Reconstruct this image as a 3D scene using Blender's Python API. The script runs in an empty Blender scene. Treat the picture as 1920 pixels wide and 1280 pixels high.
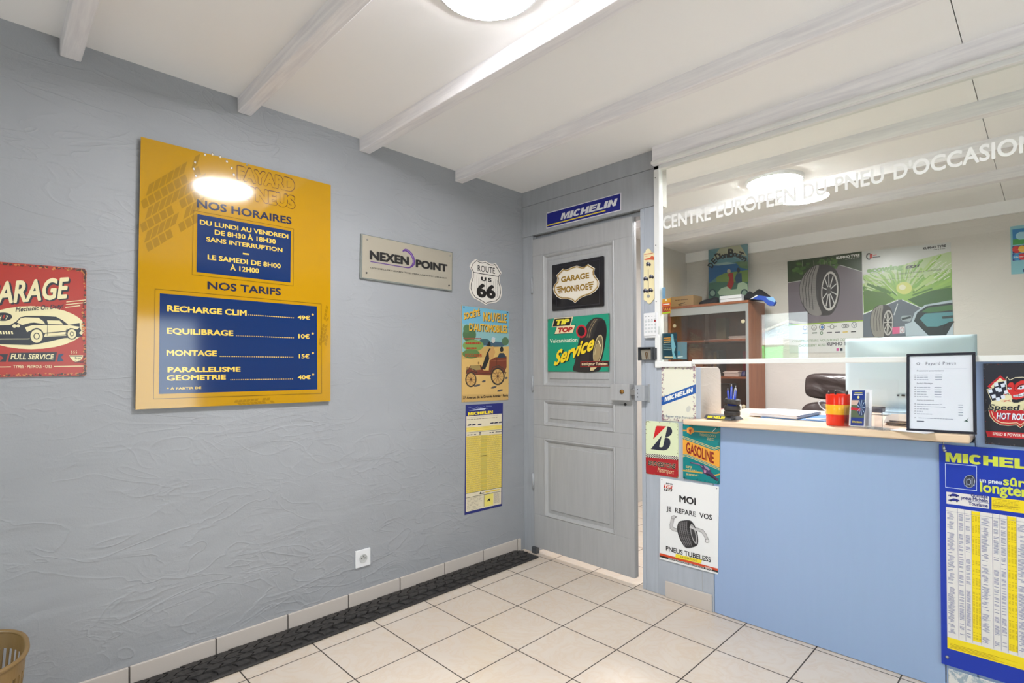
import bpy, bmesh, math, random
from mathutils import Vector, Matrix
from mathutils.geometry import tessellate_polygon

SC = bpy.context.scene
COL = SC.collection
rnd = random.Random(7)

# ------------------------------------------------------------------ camera
CAM = Vector((2.4849, -2.5258, 1.2183))
CR = Vector((0.7025, 0.7116, -0.0061)).normalized()
CF = Vector((-0.7116, 0.7025, 0.0062)).normalized()
CU = CR.cross(CF).normalized()
CR = CF.cross(CU).normalized()
FPX, PPY = 998.26, 41.03
cd = bpy.data.cameras.new('camera')
cam = bpy.data.objects.new('camera', cd)
COL.objects.link(cam)
cam.matrix_world = Matrix(((CR.x, CU.x, -CF.x, CAM.x), (CR.y, CU.y, -CF.y, CAM.y), (CR.z, CU.z, -CF.z, CAM.z), (0, 0, 0, 1)))
cd.sensor_width = 36.0
cd.lens = 36.0 * FPX / 1920.0
cd.shift_y = PPY / 1920.0
cd.clip_start = 0.02
SC.camera = cam

# ------------------------------------------------------------------ world, exposure
SC.view_settings.view_transform = 'Standard'
SC.view_settings.look = 'None'
SC.view_settings.gamma = 1.0
SC.view_settings.use_curve_mapping = False
SC.view_settings.exposure = 0.31
LAMP_ROOM, LAMP_OFFICE, SKY = 155.0, 240.0, 7.0
w = bpy.data.worlds.new('sky'); SC.world = w
w.use_nodes = True
bg = w.node_tree.nodes['Background']
bg.inputs['Color'].default_value = (0.84, 0.92, 1.0, 1)
bg.inputs['Strength'].default_value = SKY

def portal(name, loc, rot, sx, sy):          # a sampling guide for the daylight that comes through an opening
    l = bpy.data.lights.new(name, 'AREA'); l.shape = 'RECTANGLE'; l.size = sx; l.size_y = sy
    o = bpy.data.objects.new(name, l); COL.objects.link(o)
    o.location = loc; o.rotation_euler = rot
    l.cycles.is_portal = True
REAR, RIGHT = -3.9, 4.6
portal('daylight_door', (0.33, REAR - 0.03, 0.98), (math.radians(90), 0, 0), 0.52, 1.68)
portal('daylight_window', (3.8, REAR - 0.03, 1.45), (math.radians(90), 0, 0), 0.95, 1.3)
portal('daylight_shopfront', (RIGHT + 0.03, -1.5, 1.15), (0, math.radians(90), 0), 1.3, 1.5)

# ------------------------------------------------------------------ helpers
def lin(c):
    c /= 255.0
    return c / 12.92 if c <= 0.04045 else ((c + 0.055) / 1.055) ** 2.4
KB = 0.97
def rgb(r, g, b, k=KB):
    return tuple(min(0.86, lin(v) * k) for v in (r, g, b)) + (1.0,)

MATS = {}
def mat(name, color, rough=0.5, metal=0.0, spec=0.5, coat=0.0):
    key = name
    if key in MATS: return MATS[key]
    m = bpy.data.materials.new(name); m.use_nodes = True
    p = m.node_tree.nodes['Principled BSDF']
    p.inputs['Base Color'].default_value = color
    p.inputs['Roughness'].default_value = rough
    p.inputs['Metallic'].default_value = metal
    p.inputs['Specular IOR Level'].default_value = spec
    p.inputs['Coat Weight'].default_value = coat
    p.inputs['Coat Roughness'].default_value = 0.12
    MATS[key] = m
    return m
def ink(c, rough=0.4):
    return mat('ink_%d_%d_%d_%d' % (c[0], c[1], c[2], int(rough * 100)), rgb(*c), rough)
class NT:
    def __init__(s, m): s.t = m.node_tree; s.p = s.t.nodes['Principled BSDF']
    def n(s, typ, **kw):
        x = s.t.nodes.new(typ)
        for k, v in kw.items():
            if k.startswith('i_'): x.inputs[k[2:].replace('_', ' ')].default_value = v
            else: setattr(x, k, v)
        return x
    def l(s, a, b): s.t.links.new(a, b)
    def m(s, op, a, b=None, c=None):
        x = s.t.nodes.new('ShaderNodeMath'); x.operation = op
        for i, v in enumerate((a, b, c)):
            if v is None: continue
            if isinstance(v, (int, float)): x.inputs[i].default_value = v
            else: s.l(v, x.inputs[i])
        return x.outputs[0]
    def mix(s, f, a, b):
        x = s.t.nodes.new('ShaderNodeMix'); x.data_type = 'RGBA'
        for sock, v in ((x.inputs[0], f), (x.inputs[6], a), (x.inputs[7], b)):
            if isinstance(v, (int, float, tuple)): sock.default_value = v
            else: s.l(v, sock)
        return x.outputs[2]
    def co(s):
        g = s.n('ShaderNodeTexCoord'); return g.outputs['Object']
    def ramp(s, f, a, b):
        x = s.t.nodes.new('ShaderNodeMapRange'); x.inputs[1].default_value = a; x.inputs[2].default_value = b
        s.l(f, x.inputs[0]); return x.outputs[0]
    def noise(s, co, scale, detail=4, dist=0.0, rough=0.5):
        x = s.n('ShaderNodeTexNoise', i_Scale=scale, i_Detail=detail, i_Distortion=dist, i_Roughness=rough)
        s.l(co, x.inputs['Vector']); return x.outputs['Fac']
    def bump(s, h, strength, dist=0.01):
        x = s.n('ShaderNodeBump', i_Strength=strength, i_Distance=dist); s.l(h, x.inputs['Height'])
        s.l(x.outputs[0], s.p.inputs['Normal'])

def linkobj(name, me, parent=None, label=None):
    o = bpy.data.objects.new(name, me); COL.objects.link(o)
    if parent is not None:
        o.parent = parent
        o.matrix_parent_inverse = Matrix.Translation(-parent.location)
    if label: o['label'] = label
    return o
def obj(name, bm, m, parent=None, smooth=False, bevel=0, label=None, seg=2):
    bmesh.ops.recalc_face_normals(bm, faces=bm.faces)
    me = bpy.data.meshes.new(name); bm.to_mesh(me); bm.free()
    for x in (m if isinstance(m, (list, tuple)) else [m]): me.materials.append(x)
    if smooth:
        for p in me.polygons: p.use_smooth = True
    o = linkobj(name, me, parent, label)
    if bevel:
        md = o.modifiers.new('bevel', 'BEVEL'); md.width = bevel; md.segments = seg; md.limit_method = 'ANGLE'
    return o
def tag(o, label, cat, group=None):
    o['label'] = label; o['category'] = cat
    if group: o['group'] = group
    return o
def struct(o):
    o['kind'] = 'structure'; return o
def thing(name, label, cat, loc=(0, 0, 0), group=None):
    o = bpy.data.objects.new(name, None); COL.objects.link(o); o.location = loc
    o.empty_display_size = 0.05
    return tag(o, label, cat, group)
def box(bm, x0, x1, y0, y1, z0, z1, mi=0, M=None):
    vs = [Vector(c) for c in ((x0, y0, z0), (x1, y0, z0), (x1, y1, z0), (x0, y1, z0), (x0, y0, z1), (x1, y0, z1), (x1, y1, z1), (x0, y1, z1))]
    if M is not None: vs = [M @ v for v in vs]
    v = [bm.verts.new(c) for c in vs]
    for f in ((0, 3, 2, 1), (4, 5, 6, 7), (0, 1, 5, 4), (1, 2, 6, 5), (2, 3, 7, 6), (3, 0, 4, 7)):
        bm.faces.new([v[i] for i in f]).material_index = mi
    return bm
def B1(*a, **k): return box(bmesh.new(), *a, **k)
def lathe(bm, prof, c=(0, 0, 0), n=32, mi=0, M=None, cap=True):
    rings = []
    for r, z in prof:
        ring = []
        for i in range(n):
            a = 2 * math.pi * i / n
            v = Vector((r * math.cos(a), r * math.sin(a), z))
            if M is not None: v = M @ v
            ring.append(bm.verts.new(v + Vector(c)))
        rings.append(ring)
    for a, b in zip(rings, rings[1:]):
        for i in range(n):
            bm.faces.new((a[i], a[(i + 1) % n], b[(i + 1) % n], b[i])).material_index = mi
    if cap:
        bm.faces.new(rings[0][::-1]).material_index = mi; bm.faces.new(rings[-1]).material_index = mi
    return bm
def tube(bm, pts, r, n=8, mi=0, closed=False):
    pts = [Vector(p) for p in pts]; rings = []
    for i, p in enumerate(pts):
        if closed: d = pts[(i + 1) % len(pts)] - pts[i - 1]
        else: d = (pts[min(i + 1, len(pts) - 1)] - pts[max(i - 1, 0)])
        d.normalize()
        a = d.cross(Vector((0, 0, 1)))
        if a.length < 0.05: a = d.cross(Vector((1, 0, 0)))
        a.normalize(); b = d.cross(a)
        rr = r[i] if isinstance(r, (list, tuple)) else r
        rings.append([bm.verts.new(p + a * rr * math.cos(2 * math.pi * k / n) + b * rr * math.sin(2 * math.pi * k / n)) for k in range(n)])
    prs = list(zip(rings, rings[1:])) + ([(rings[-1], rings[0])] if closed else [])
    for a, b in prs:
        for k in range(n): bm.faces.new((a[k], a[(k + 1) % n], b[(k + 1) % n], b[k])).material_index = mi
    if not closed:
        bm.faces.new(rings[0][::-1]).material_index = mi; bm.faces.new(rings[-1]).material_index = mi
    return bm
def extrude_poly(bm, pts, f0, f1, mi=0):
    """pts 2-D; f0/f1 map (u,v) to the back / front 3-D point"""
    a = [bm.verts.new(f0(*p)) for p in pts]; b = [bm.verts.new(f1(*p)) for p in pts]
    n = len(pts)
    for i in range(n): bm.faces.new((a[i], a[(i + 1) % n], b[(i + 1) % n], b[i])).material_index = mi
    for t in tessellate_polygon([[Vector((p[0], p[1], 0)) for p in pts]]):
        try:
            bm.faces.new([b[i] for i in t]).material_index = mi; bm.faces.new([a[i] for i in t][::-1]).material_index = mi
        except ValueError: pass
    return bm

# survey: a measured pixel of the photograph turned into the point of a known plane of the room
def ray(px, py): return CF + CR * ((px - 960) / FPX) - CU * ((py - 640 - PPY) / FPX)
def on_x(px, py, x=0.0):
    d = ray(px, py); return CAM + d * ((x - CAM.x) / d.x)
def on_y(px, py, y=0.03):
    d = ray(px, py); return CAM + d * ((y - CAM.y) / d.y)
def on_z(px, py, z=0.0):
    d = ray(px, py); return CAM + d * ((z - CAM.z) / d.z)

# lettering: flat outlines from the built-in font
TXT = {}
def glyphs(txt, bold=0.0, shear=0.0, res=3, space=1.0):
    key = (txt, bold, shear, res, space)
    if key in TXT: return TXT[key]
    cu = bpy.data.curves.new('t', 'FONT'); cu.body = txt; cu.size = 1.0
    cu.resolution_u = res; cu.offset = bold; cu.shear = shear; cu.space_character = space; cu.fill_mode = 'FRONT'
    ob = bpy.data.objects.new('t', cu)
    me = ob.to_mesh()
    vs = [(v.co.x, v.co.y) for v in me.vertices]; fs = [tuple(p.vertices) for p in me.polygons]
    ob.to_mesh_clear(); bpy.data.objects.remove(ob); bpy.data.curves.remove(cu)
    xs = [v[0] for v in vs] or [0, 1]
    TXT[key] = (vs, fs, min(xs), max(xs))
    return TXT[key]
_h = glyphs('H'); CAPH = max(v[1] for v in _h[0]) - min(v[1] for v in _h[0])

def _c():
    o = [(.5 + .5 * math.copysign(abs(math.cos(a)) ** .8, math.cos(a)), .5 + .5 * math.copysign(abs(math.sin(a)) ** .8, math.sin(a))) for a in [math.radians(38 + 284 * k / 26) for k in range(27)]]
    i = [(.54 + .20 * math.copysign(abs(math.cos(a)) ** .8, math.cos(a)), .5 + .27 * math.copysign(abs(math.sin(a)) ** .8, math.sin(a))) for a in [math.radians(322 - 284 * k / 26) for k in range(27)]]
    return o + i
BLOCK = {'M': (1.02, [(0, 0), (0, 1), (.34, 1), (.5, .42), (.66, 1), (1, 1), (1, 0), (.75, 0), (.75, .66), (.585, 0), (.415, 0), (.25, .66), (.25, 0)]),
         'I': (.34, [(0, 0), (0, 1), (1, 1), (1, 0)]), 'C': (.78, _c()),
         'H': (.88, [(0, 0), (0, 1), (.35, 1), (.35, .63), (.65, .63), (.65, 1), (1, 1), (1, 0), (.65, 0), (.65, .36), (.35, .36), (.35, 0)]),
         'E': (.80, [(0, 0), (0, 1), (1, 1), (1, .77), (.39, .77), (.39, .62), (.95, .62), (.95, .40), (.39, .40), (.39, .23), (1, .23), (1, 0)]),
         'L': (.72, [(0, 0), (0, 1), (.42, 1), (.42, .25), (1, .25), (1, 0)]),
         'N': (.90, [(0, 0), (0, 1), (.33, 1), (.66, .46), (.66, 1), (1, 1), (1, 0), (.68, 0), (.34, .56), (.34, 0)])}
class Sign:
    """one flat printed thing on a plane (O, U, V, N); shapes are given in survey pixels or metres"""
    def __init__(s, O, U, V, N):
        s.O, s.U, s.V, s.N = Vector(O), Vector(U), Vector(V), Vector(N)
        s.bm = bmesh.new(); s.mats = []; s.top = 0.0; s.k = 0; s.crop(0, 0, 1)
    def lift(s, l):                            # every printed shape lies a hair above the one before it
        s.k = (s.k + 1) % 56
        return s.top + 0.0003 * l + 0.000005 * s.k
    def crop(s, ox, oy, sc): s.ox, s.oy, s.sc = ox, oy, sc; return s
    def uv(s, x, y):
        d = ray(s.ox + x / s.sc, s.oy + y / s.sc)
        O = s.O + s.N * s.top
        t = (O - CAM).dot(s.N) / d.dot(s.N); q = CAM + d * t - O
        return (q.dot(s.U), q.dot(s.V))
    def P(s, u, v, d): return s.O + s.U * u + s.V * v + s.N * d
    def mi(s, m):
        if isinstance(m, tuple): m = ink(m, s.rough)
        if m not in s.mats: s.mats.append(m)
        return s.mats.index(m)
    rough = 0.38
    def slab(s, pts, th, m, px=True):
        s.top = th
        q = [s.uv(*p) for p in pts] if px else pts
        s.outline = q
        extrude_poly(s.bm, q, lambda u, v: s.P(u, v, 0), lambda u, v: s.P(u, v, th), s.mi(m)); return s
    def flat(s, q, m, l=1, d=None):
        d = s.lift(l) if d is None else d
        k = s.mi(m)
        vs = [s.bm.verts.new(s.P(u, v, d)) for u, v in q]
        for t in tessellate_polygon([[Vector((u, v, 0)) for u, v in q]]):
            try: s.bm.faces.new([vs[i] for i in t]).material_index = k
            except ValueError: pass
    def poly(s, pts, m, l=1): s.flat([s.uv(*p) for p in pts], m, l); return s
    def soft(s, pts, m, l=1, n=4):
        """closed curve through the points"""
        out = []; N = len(pts)
        for i in range(N):
            p0, p1, p2, p3 = pts[i - 1], pts[i], pts[(i + 1) % N], pts[(i + 2) % N]
            for k in range(n):
                t = k / n
                out.append(tuple(.5 * (2 * b + (c - a) * t + (2 * a - 5 * b + 4 * c - d) * t * t + (3 * b - a - 3 * c + d) * t ** 3) for a, b, c, d in zip(p0, p1, p2, p3)))
        return s.poly(out, m, l)
    def block(s, txt, a, b, m, l=2, top=None, metres=False, shear=0.0, gap=.07):
        """heavy extended capitals drawn as shapes; a: lower left, b: upper right (or lower right with top = upper left)"""
        f = (lambda x, y: (x, y)) if metres else s.uv
        A = f(*a); Bq = f(*b)
        if top is None: ex, ey = (Bq[0] - A[0], 0), (0, Bq[1] - A[1])
        else: T = f(*top); ex, ey = (Bq[0] - A[0], Bq[1] - A[1]), (T[0] - A[0], T[1] - A[1])
        tot = sum(BLOCK[c][0] for c in txt) + gap * (len(txt) - 1); x = 0; H = math.hypot(*ey) / math.hypot(*ex)
        for c in txt:
            w_, pts = BLOCK[c]
            q = []
            for u, v in pts:
                p = (x + u * w_) / tot
                p = (p * (1 - shear * H) + shear * v * H) if shear else p
                q.append((A[0] + ex[0] * p + ey[0] * v, A[1] + ex[1] * p + ey[1] * v))
            s.flat(q, m, l); x += w_ + gap
        return s
    def ell(s, cx, cy, rx, ry, m, l=1, rot=0, n=28, a0=0, a1=360):
        c, si = math.cos(math.radians(rot)), math.sin(math.radians(rot)); pts = []
        full = (a1 - a0 >= 360)
        for i in range(n if full else n + 1):
            a = math.radians(a0 + (a1 - a0) * i / n); x, y = rx * math.cos(a), ry * math.sin(a)
            pts.append((cx + x * c - y * si, cy + x * si + y * c))
        return s.poly(pts, m, l)
    def line(s, pts, w, m, l=1, closed=False, cap=.25):
        pts = list(pts) + ([pts[0]] if closed else [])
        k = s.mi(m)
        for (x0, y0), (x1, y1) in zip(pts, pts[1:]):
            d = s.lift(l); L = math.hypot(x1 - x0, y1 - y0) or 1; nx, ny = -(y1 - y0) / L * w / 2, (x1 - x0) / L * w / 2
            ex, ey = (x1 - x0) / L * w * cap, (y1 - y0) / L * w * cap
            q = [(x0 + nx - ex, y0 + ny - ey), (x1 + nx + ex, y1 + ny + ey), (x1 - nx + ex, y1 - ny + ey), (x0 - nx - ex, y0 - ny - ey)]
            try: s.bm.faces.new([s.bm.verts.new(s.P(*s.uv(*p), d)) for p in q]).material_index = k
            except ValueError: pass
        return s
    def arc(s, cx, cy, rx, ry, w, m, l=1, a0=0, a1=360, rot=0, n=28):
        c, si = math.cos(math.radians(rot)), math.sin(math.radians(rot)); pts = []
        for i in range(n + 1):
            a = math.radians(a0 + (a1 - a0) * i / n); x, y = rx * math.cos(a), ry * math.sin(a)
            pts.append((cx + x * c - y * si, cy + x * si + y * c))
        return s.line(pts, w, m, l)
    def text(s, txt, a, b, m, l=2, bold=0.0, shear=0.0, top=None, res=3, space=1.0, metres=False, dx=0, dy=0):
        """a: left end of the baseline; b: upper right corner at cap height, or with top=upper left corner: right end of the baseline"""
        vs, fs, x0, x1 = glyphs(txt, 0.0, shear, res, space)
        f = (lambda x, y: (x, y)) if metres else s.uv
        A = f(a[0] + dx, a[1] + dy)
        if top is None:
            Bq = f(b[0] + dx, b[1] + dy); ex = (Bq[0] - A[0], 0); ey = (0, Bq[1] - A[1])
        else:
            Bq = f(b[0] + dx, b[1] + dy); T = f(top[0] + dx, top[1] + dy)
            ex = (Bq[0] - A[0], Bq[1] - A[1]); ey = (T[0] - A[0], T[1] - A[1])
        k = s.mi(m); X = max(1e-6, x1 - x0)
        nb = 0 if bold <= 0 else (4 if bold < .02 else 8 if bold < .04 else 14)
        shifts = [(0, 0)] + [(bold * math.cos(2 * math.pi * i / nb), bold * math.sin(2 * math.pi * i / nb)) for i in range(nb)]
        b_ = bold if nb else 0
        for sx_, sy_ in shifts:                    # heavier weights: the outline repeated around itself
            out = []; d = s.lift(l)
            for x, y in vs:
                p, q = (x - x0 + b_ + sx_) / (X + 2 * b_), (y + b_ + sy_) / (CAPH + 2 * b_)
                out.append(s.bm.verts.new(s.P(A[0] + ex[0] * p + ey[0] * q, A[1] + ex[1] * p + ey[1] * q, d)))
            for fc in fs:
                try: s.bm.faces.new([out[i] for i in fc]).material_index = k
                except ValueError: pass
        return s
    def wear(s, m, n=60, size=0.006, seed=1, l=5, corners=True):
        """worn patches along the edge of the plate"""
        r = random.Random(seed); q = s.outline; N = len(q)
        cu = sum(p[0] for p in q) / N; cv = sum(p[1] for p in q) / N
        for i in range(n):
            k = r.randrange(N); a, b = q[k], q[(k + 1) % N]; t = r.random()
            if corners and r.random() < .35: t = r.choice((r.random() * .07, 1 - r.random() * .07))
            u, v = a[0] + (b[0] - a[0]) * t, a[1] + (b[1] - a[1]) * t
            L = math.hypot(cu - u, cv - v); e = r.random() * size
            u += (cu - u) / L * (e + size * .55); v += (cv - v) / L * (e + size * .55)
            z = size * (.25 + .5 * r.random()); ph = r.random() * 6
            s.flat([(u + z * (.6 + .4 * r.random()) * math.cos(ph + j), v + z * (.6 + .4 * r.random()) * math.sin(ph + j)) for j in range(6)], m, l)
        return s
    def scribble(s, x0, y0, x1, y1, m, rows, w, l=2, seed=1, fill=.8, dashes=6, slope=0.0):
        """rows of print too small to read, from (x0,y0) to (x1,y1)"""
        r = random.Random(seed)
        for i in range(rows):
            y = y0 + (y1 - y0) * (i + .5) / rows; x = x0
            end = x0 + (x1 - x0) * (fill + (1 - fill) * r.random())
            while x < end:
                xl = min(end, x + (x1 - x0) / dashes * (.4 + r.random()))
                s.line([(x, y + slope * (x - x0)), (xl, y + slope * (xl - x0))], w, m, l, cap=0); x = xl + (x1 - x0) / dashes * .22
        return s
    def done(s, name, label=None, cat=None, group=None, parent=None, bevel=0):
        me = bpy.data.meshes.new(name)
        s.bm.normal_update(); s.bm.to_mesh(me); s.bm.free()
        for m in s.mats: me.materials.append(m)
        o = linkobj(name, me, parent, label if parent is not None else None)
        if parent is None: tag(o, label, cat, group)
        return o
def wall_sign(off=0.0): return Sign((off, 0, 0), (0, 1, 0), (0, 0, 1), (1, 0, 0))
def back_sign(y=0.03): return Sign((0, y, 0), (1, 0, 0), (0, 0, 1), (0, -1, 0))

# ------------------------------------------------------------------ materials of the room
def stucco(name, c, strength=0.35, scale=5.0, rough=0.6):
    m = mat(name, rgb(*c), rough); t = NT(m); co = t.co()
    def crease(rx, sc, sharp, seed):                          # long trowel creases: thin ridges where a stretched noise crosses its middle
        mp = t.n('ShaderNodeMapping'); mp.inputs['Rotation'].default_value = (rx, 0, rx * .6); mp.inputs['Scale'].default_value = sc
        mp.inputs['Location'].default_value = (seed, seed * 2, seed * 3); t.l(co, mp.inputs['Vector'])
        q = t.noise(mp.outputs[0], scale * .62, 2.5, 1.3, .5)
        return q, t.m('POWER', t.m('MAXIMUM', 0.0, t.m('SUBTRACT', 1.0, t.m('MULTIPLY', t.m('ABSOLUTE', t.m('SUBTRACT', q, .5)), sharp))), 2.0)
    a1, r1 = crease(.45, (1, 1, 2.4), 20, 0.0)
    a2, r2 = crease(-.9, (1.4, 1, 2.2), 24, 3.7)
    a3, r3 = crease(1.3, (1.6, 1.6, 3.2), 20, 7.1)
    k1 = t.ramp(t.noise(co, 2.3, 2), .42, .62); k2 = t.ramp(t.noise(co, 1.7, 2, .6), .40, .60)
    g = t.noise(co, 130, 4, .3, .65)
    sl = t.noise(co, 1.8, 2, .3)
    h = t.m('ADD', t.m('ADD', t.m('MULTIPLY', a1, .9), t.m('MULTIPLY', t.m('MULTIPLY', r1, k1), .22)), t.m('ADD', t.m('MULTIPLY', t.m('MULTIPLY', r2, k2), .19), t.m('ADD', t.m('MULTIPLY', t.m('MULTIPLY', r3, k1), .12), t.m('MULTIPLY', g, .10))))
    h = t.m('ADD', h, t.m('MULTIPLY', a3, .35))
    t.bump(h, strength, .012)
    f = t.ramp(sl, .3, .7)
    cc = rgb(*c); t.l(t.mix(f, tuple(x * .94 for x in cc[:3]) + (1,), tuple(min(.9, x * 1.05) for x in cc[:3]) + (1,)), t.p.inputs['Base Color'])
    return m
GREY = (152, 154, 158)
M_wall = stucco('grey_trowelled_plaster', GREY, .55, 4.2, .55)
M_cream = stucco('cream_trowelled_plaster', (209, 204, 197), .35, 5.0, .7)
M_white = mat('white_paint', (.91, .895, .89, 1), .55)
M_beam = mat('white_beam_paint', rgb(220, 216, 214), .5)
t = NT(M_beam); co = t.co()
mp = t.n('ShaderNodeMapping'); mp.inputs['Scale'].default_value = (2, 30, 30); t.l(co, mp.inputs['Vector'])
nz = t.noise(mp.outputs[0], 2.0, 5, .4, .6)
t.l(t.mix(t.ramp(nz, .35, .7), (.76, .735, .76, 1), (.90, .875, .88, 1)), t.p.inputs['Base Color']); t.bump(nz, .12, .004)
def grey_paint(name, c, rough=.42, lo=.93):
    m = mat(name, rgb(*c), rough); t = NT(m); co = t.co()
    mp = t.n('ShaderNodeMapping'); mp.inputs['Scale'].default_value = (14, 14, 1.2); t.l(co, mp.inputs['Vector'])
    n = t.noise(mp.outputs[0], 3.0, 6, .3, .6)
    cc = rgb(*c); t.l(t.mix(t.ramp(n, .3, .75), tuple(x * lo for x in cc[:3]) + (1,), tuple(x * (2.0 - lo) for x in cc[:3]) + (1,)), t.p.inputs['Base Color'])
    t.bump(n, .08, .003); return m
M_grey = grey_paint('grey_woodwork_paint', (160, 163, 168))
M_post = grey_paint('grey_post_paint_with_daylight', (170, 176, 186))  # grey paint lightened and blued: daylight from the right put into the colour
M_door = grey_paint('grey_door_paint', (166, 166, 167))
M_panel = grey_paint('grey_blue_paint_with_sky_tint', (148, 170, 206), .3, .988)  # grey-blue paint with the blue cast of the sky mixed into its colour
M_dark = mat('dark_gap', rgb(38, 36, 36), .8)
# floor: 30 cm cream tiles with dark joints
M_floor = mat('cream_floor_tiles', rgb(226, 214, 200), .22)
t = NT(M_floor); co = t.co(); sx = t.n('ShaderNodeSeparateXYZ'); t.l(co, sx.inputs[0])
def joint(c, off):
    fr = t.m('FRACT', t.m('DIVIDE', t.m('SUBTRACT', c, off - 9.0), .30))
    return t.m('ABSOLUTE', t.m('SUBTRACT', fr, .5))
e = t.m('MAXIMUM', joint(sx.outputs[0], .2621), joint(sx.outputs[1], 0.0))
g = t.m('GREATER_THAN', e, .5 - .0085)
v = t.noise(co, 5.5, 6, 2.4, .6); v2 = t.noise(co, 1.7, 2, .5)
vein = t.m('POWER', t.m('MAXIMUM', 0.0, t.m('SUBTRACT', 1.0, t.m('MULTIPLY', t.m('ABSOLUTE', t.m('SUBTRACT', v, .5)), 9.0))), 2.0)
base = t.mix(t.ramp(v2, .3, .7), rgb(206, 192, 178), rgb(214, 202, 189))
base = t.mix(t.m('MULTIPLY', vein, .35), base, rgb(205, 180, 152))
t.l(t.mix(g, base, rgb(62, 54, 47)), t.p.inputs['Base Color'])
t.l(t.m('ADD', t.m('MULTIPLY', g, .55), .2), t.p.inputs['Roughness'])
t.bump(t.m('SUBTRACT', 1.0, t.m('SMOOTH_MAX', 0.0, g, .1)), .35, .004)
def glass(name, tint, f0=.04, rough=0.0):
    m = bpy.data.materials.new(name); m.use_nodes = True; nt = m.node_tree; nt.nodes.clear()
    N = nt.nodes.new; L = nt.links.new
    lw = N('ShaderNodeLayerWeight'); lw.inputs['Blend'].default_value = .5
    p = N('ShaderNodeMath'); p.operation = 'POWER'; L(lw.outputs['Facing'], p.inputs[0]); p.inputs[1].default_value = 5
    a = N('ShaderNodeMath'); a.operation = 'MULTIPLY_ADD'; L(p.outputs[0], a.inputs[0]); a.inputs[1].default_value = 1 - f0; a.inputs[2].default_value = f0
    tr = N('ShaderNodeBsdfTransparent'); tr.inputs[0].default_value = tint
    gl = N('ShaderNodeBsdfGlossy'); gl.inputs['Roughness'].default_value = rough
    mx = N('ShaderNodeMixShader'); L(a.outputs[0], mx.inputs[0]); L(tr.outputs[0], mx.inputs[1]); L(gl.outputs[0], mx.inputs[2])
    o = N('ShaderNodeOutputMaterial'); L(mx.outputs[0], o.inputs[0]); return m
M_glass = glass('window_glass', (.955, .975, .95, 1))
M_clear = glass('clear_acrylic', (.99, .99, .995, 1), .03)
M_smoke = glass('brown_smoked_glass', (.90, .84, .80, 1))
def emit(name, c, s):
    m = bpy.data.materials.new(name); m.use_nodes = True; p = m.node_tree.nodes['Principled BSDF']
    p.inputs['Base Color'].default_value = (.8, .8, .8, 1); p.inputs['Emission Color'].default_value = c; p.inputs['Emission Strength'].default_value = s
    return m
def wood(name, c1, c2, rough=.35, scale=(1.5, 18, 18)):
    m = mat(name, rgb(*c1), rough); t = NT(m); co = t.co()
    mp = t.n('ShaderNodeMapping'); mp.inputs['Scale'].default_value = scale; t.l(co, mp.inputs['Vector'])
    n = t.noise(mp.outputs[0], 2.2, 6, .8, .6)
    t.l(t.mix(t.ramp(n, .3, .7), rgb(*c1), rgb(*c2)), t.p.inputs['Base Color']); return m
M_counter = wood('pale_beech_worktop', (232, 208, 182), (216, 186, 154), .28)
M_cab = wood('brown_wood_veneer', (160, 100, 68), (138, 82, 54), .4, (16, 16, 1.4))
M_cabin = wood('dark_wood_veneer', (120, 72, 50), (100, 60, 44), .5, (16, 16, 1.4))
M_alu = mat('aluminium', rgb(190, 192, 194), .35, .7)
M_frame = mat('white_window_paint', rgb(226, 226, 224), .4)
M_black = mat('black_plastic', rgb(24, 24, 26), .4)
M_dgrey = mat('dark_grey_plastic', rgb(70, 72, 76), .45)
M_wplast = mat('white_plastic', rgb(226, 226, 228), .35)
M_paper = mat('white_paper', rgb(232, 232, 236), .6)
M_steel = mat('steel', rgb(170, 168, 165), .3, .8)
M_brass = mat('brass', rgb(150, 110, 60), .35, .8)

# ------------------------------------------------------------------ the setting
FAR = 2.56
def cz(y): return 2.381 - 0.0100 * y
struct(obj('floor', B1(-.25, RIGHT + .2, REAR - .2, FAR + .2, -.12, 0), M_floor))
struct(obj('wall_left', B1(-.16, 0, REAR - .2, .10, -.05, 2.5), M_wall))
struct(obj('wall_office_left', B1(-.30, -.12, .03, FAR + .2, -.05, 2.5), M_cream))
struct(obj('wall_office_far', B1(-.30, RIGHT + .2, FAR, FAR + .15, -.05, 2.5), M_cream))
# ceiling boards with a narrow joint between them
XS = on_z(1788, 20, 2.385).x
bm = bmesh.new()
for xa, xb in ((-.32, XS - .0015), (XS + .0015, RIGHT + .2)):
    vs = [bm.verts.new((x, y, cz(y) + dz)) for dz in (0, .08) for x, y in ((xa, REAR - .2), (xb, REAR - .2), (xb, FAR + .2), (xa, FAR + .2))]
    for f in ((0, 3, 2, 1), (4, 5, 6, 7), (0, 1, 5, 4), (1, 2, 6, 5), (2, 3, 7, 6), (3, 0, 4, 7)): bm.faces.new([vs[i] for i in f])
struct(obj('ceiling', bm, M_white))
struct(obj('ceiling_deck', B1(-.32, RIGHT + .2, REAR - .2, FAR + .2, 2.50, 2.56), M_dark))
n = 0
for y0, y1, xl in ((-2.93 - .06, -2.93, 0), (-3.52 - .06, -3.52, 0), (-2.339, -2.279, 0), (-1.747, -1.690, 0), (-1.166, -1.105, 0), (-.541, -.484, 0),
               (.58, .64, -.12), (1.13, 1.19, -.12), (1.72, 1.78, -.12)):
    n += 1
    z = cz((y0 + y1) / 2)
    struct(obj('trim_%d' % n, B1(xl, RIGHT, y0, y1, z - .064, z + .01), M_beam, bevel=.004))
struct(obj('trim_10', B1(1.0, RIGHT, -.005, .075, 2.283, cz(0) + .01), M_beam, bevel=.003))
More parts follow.
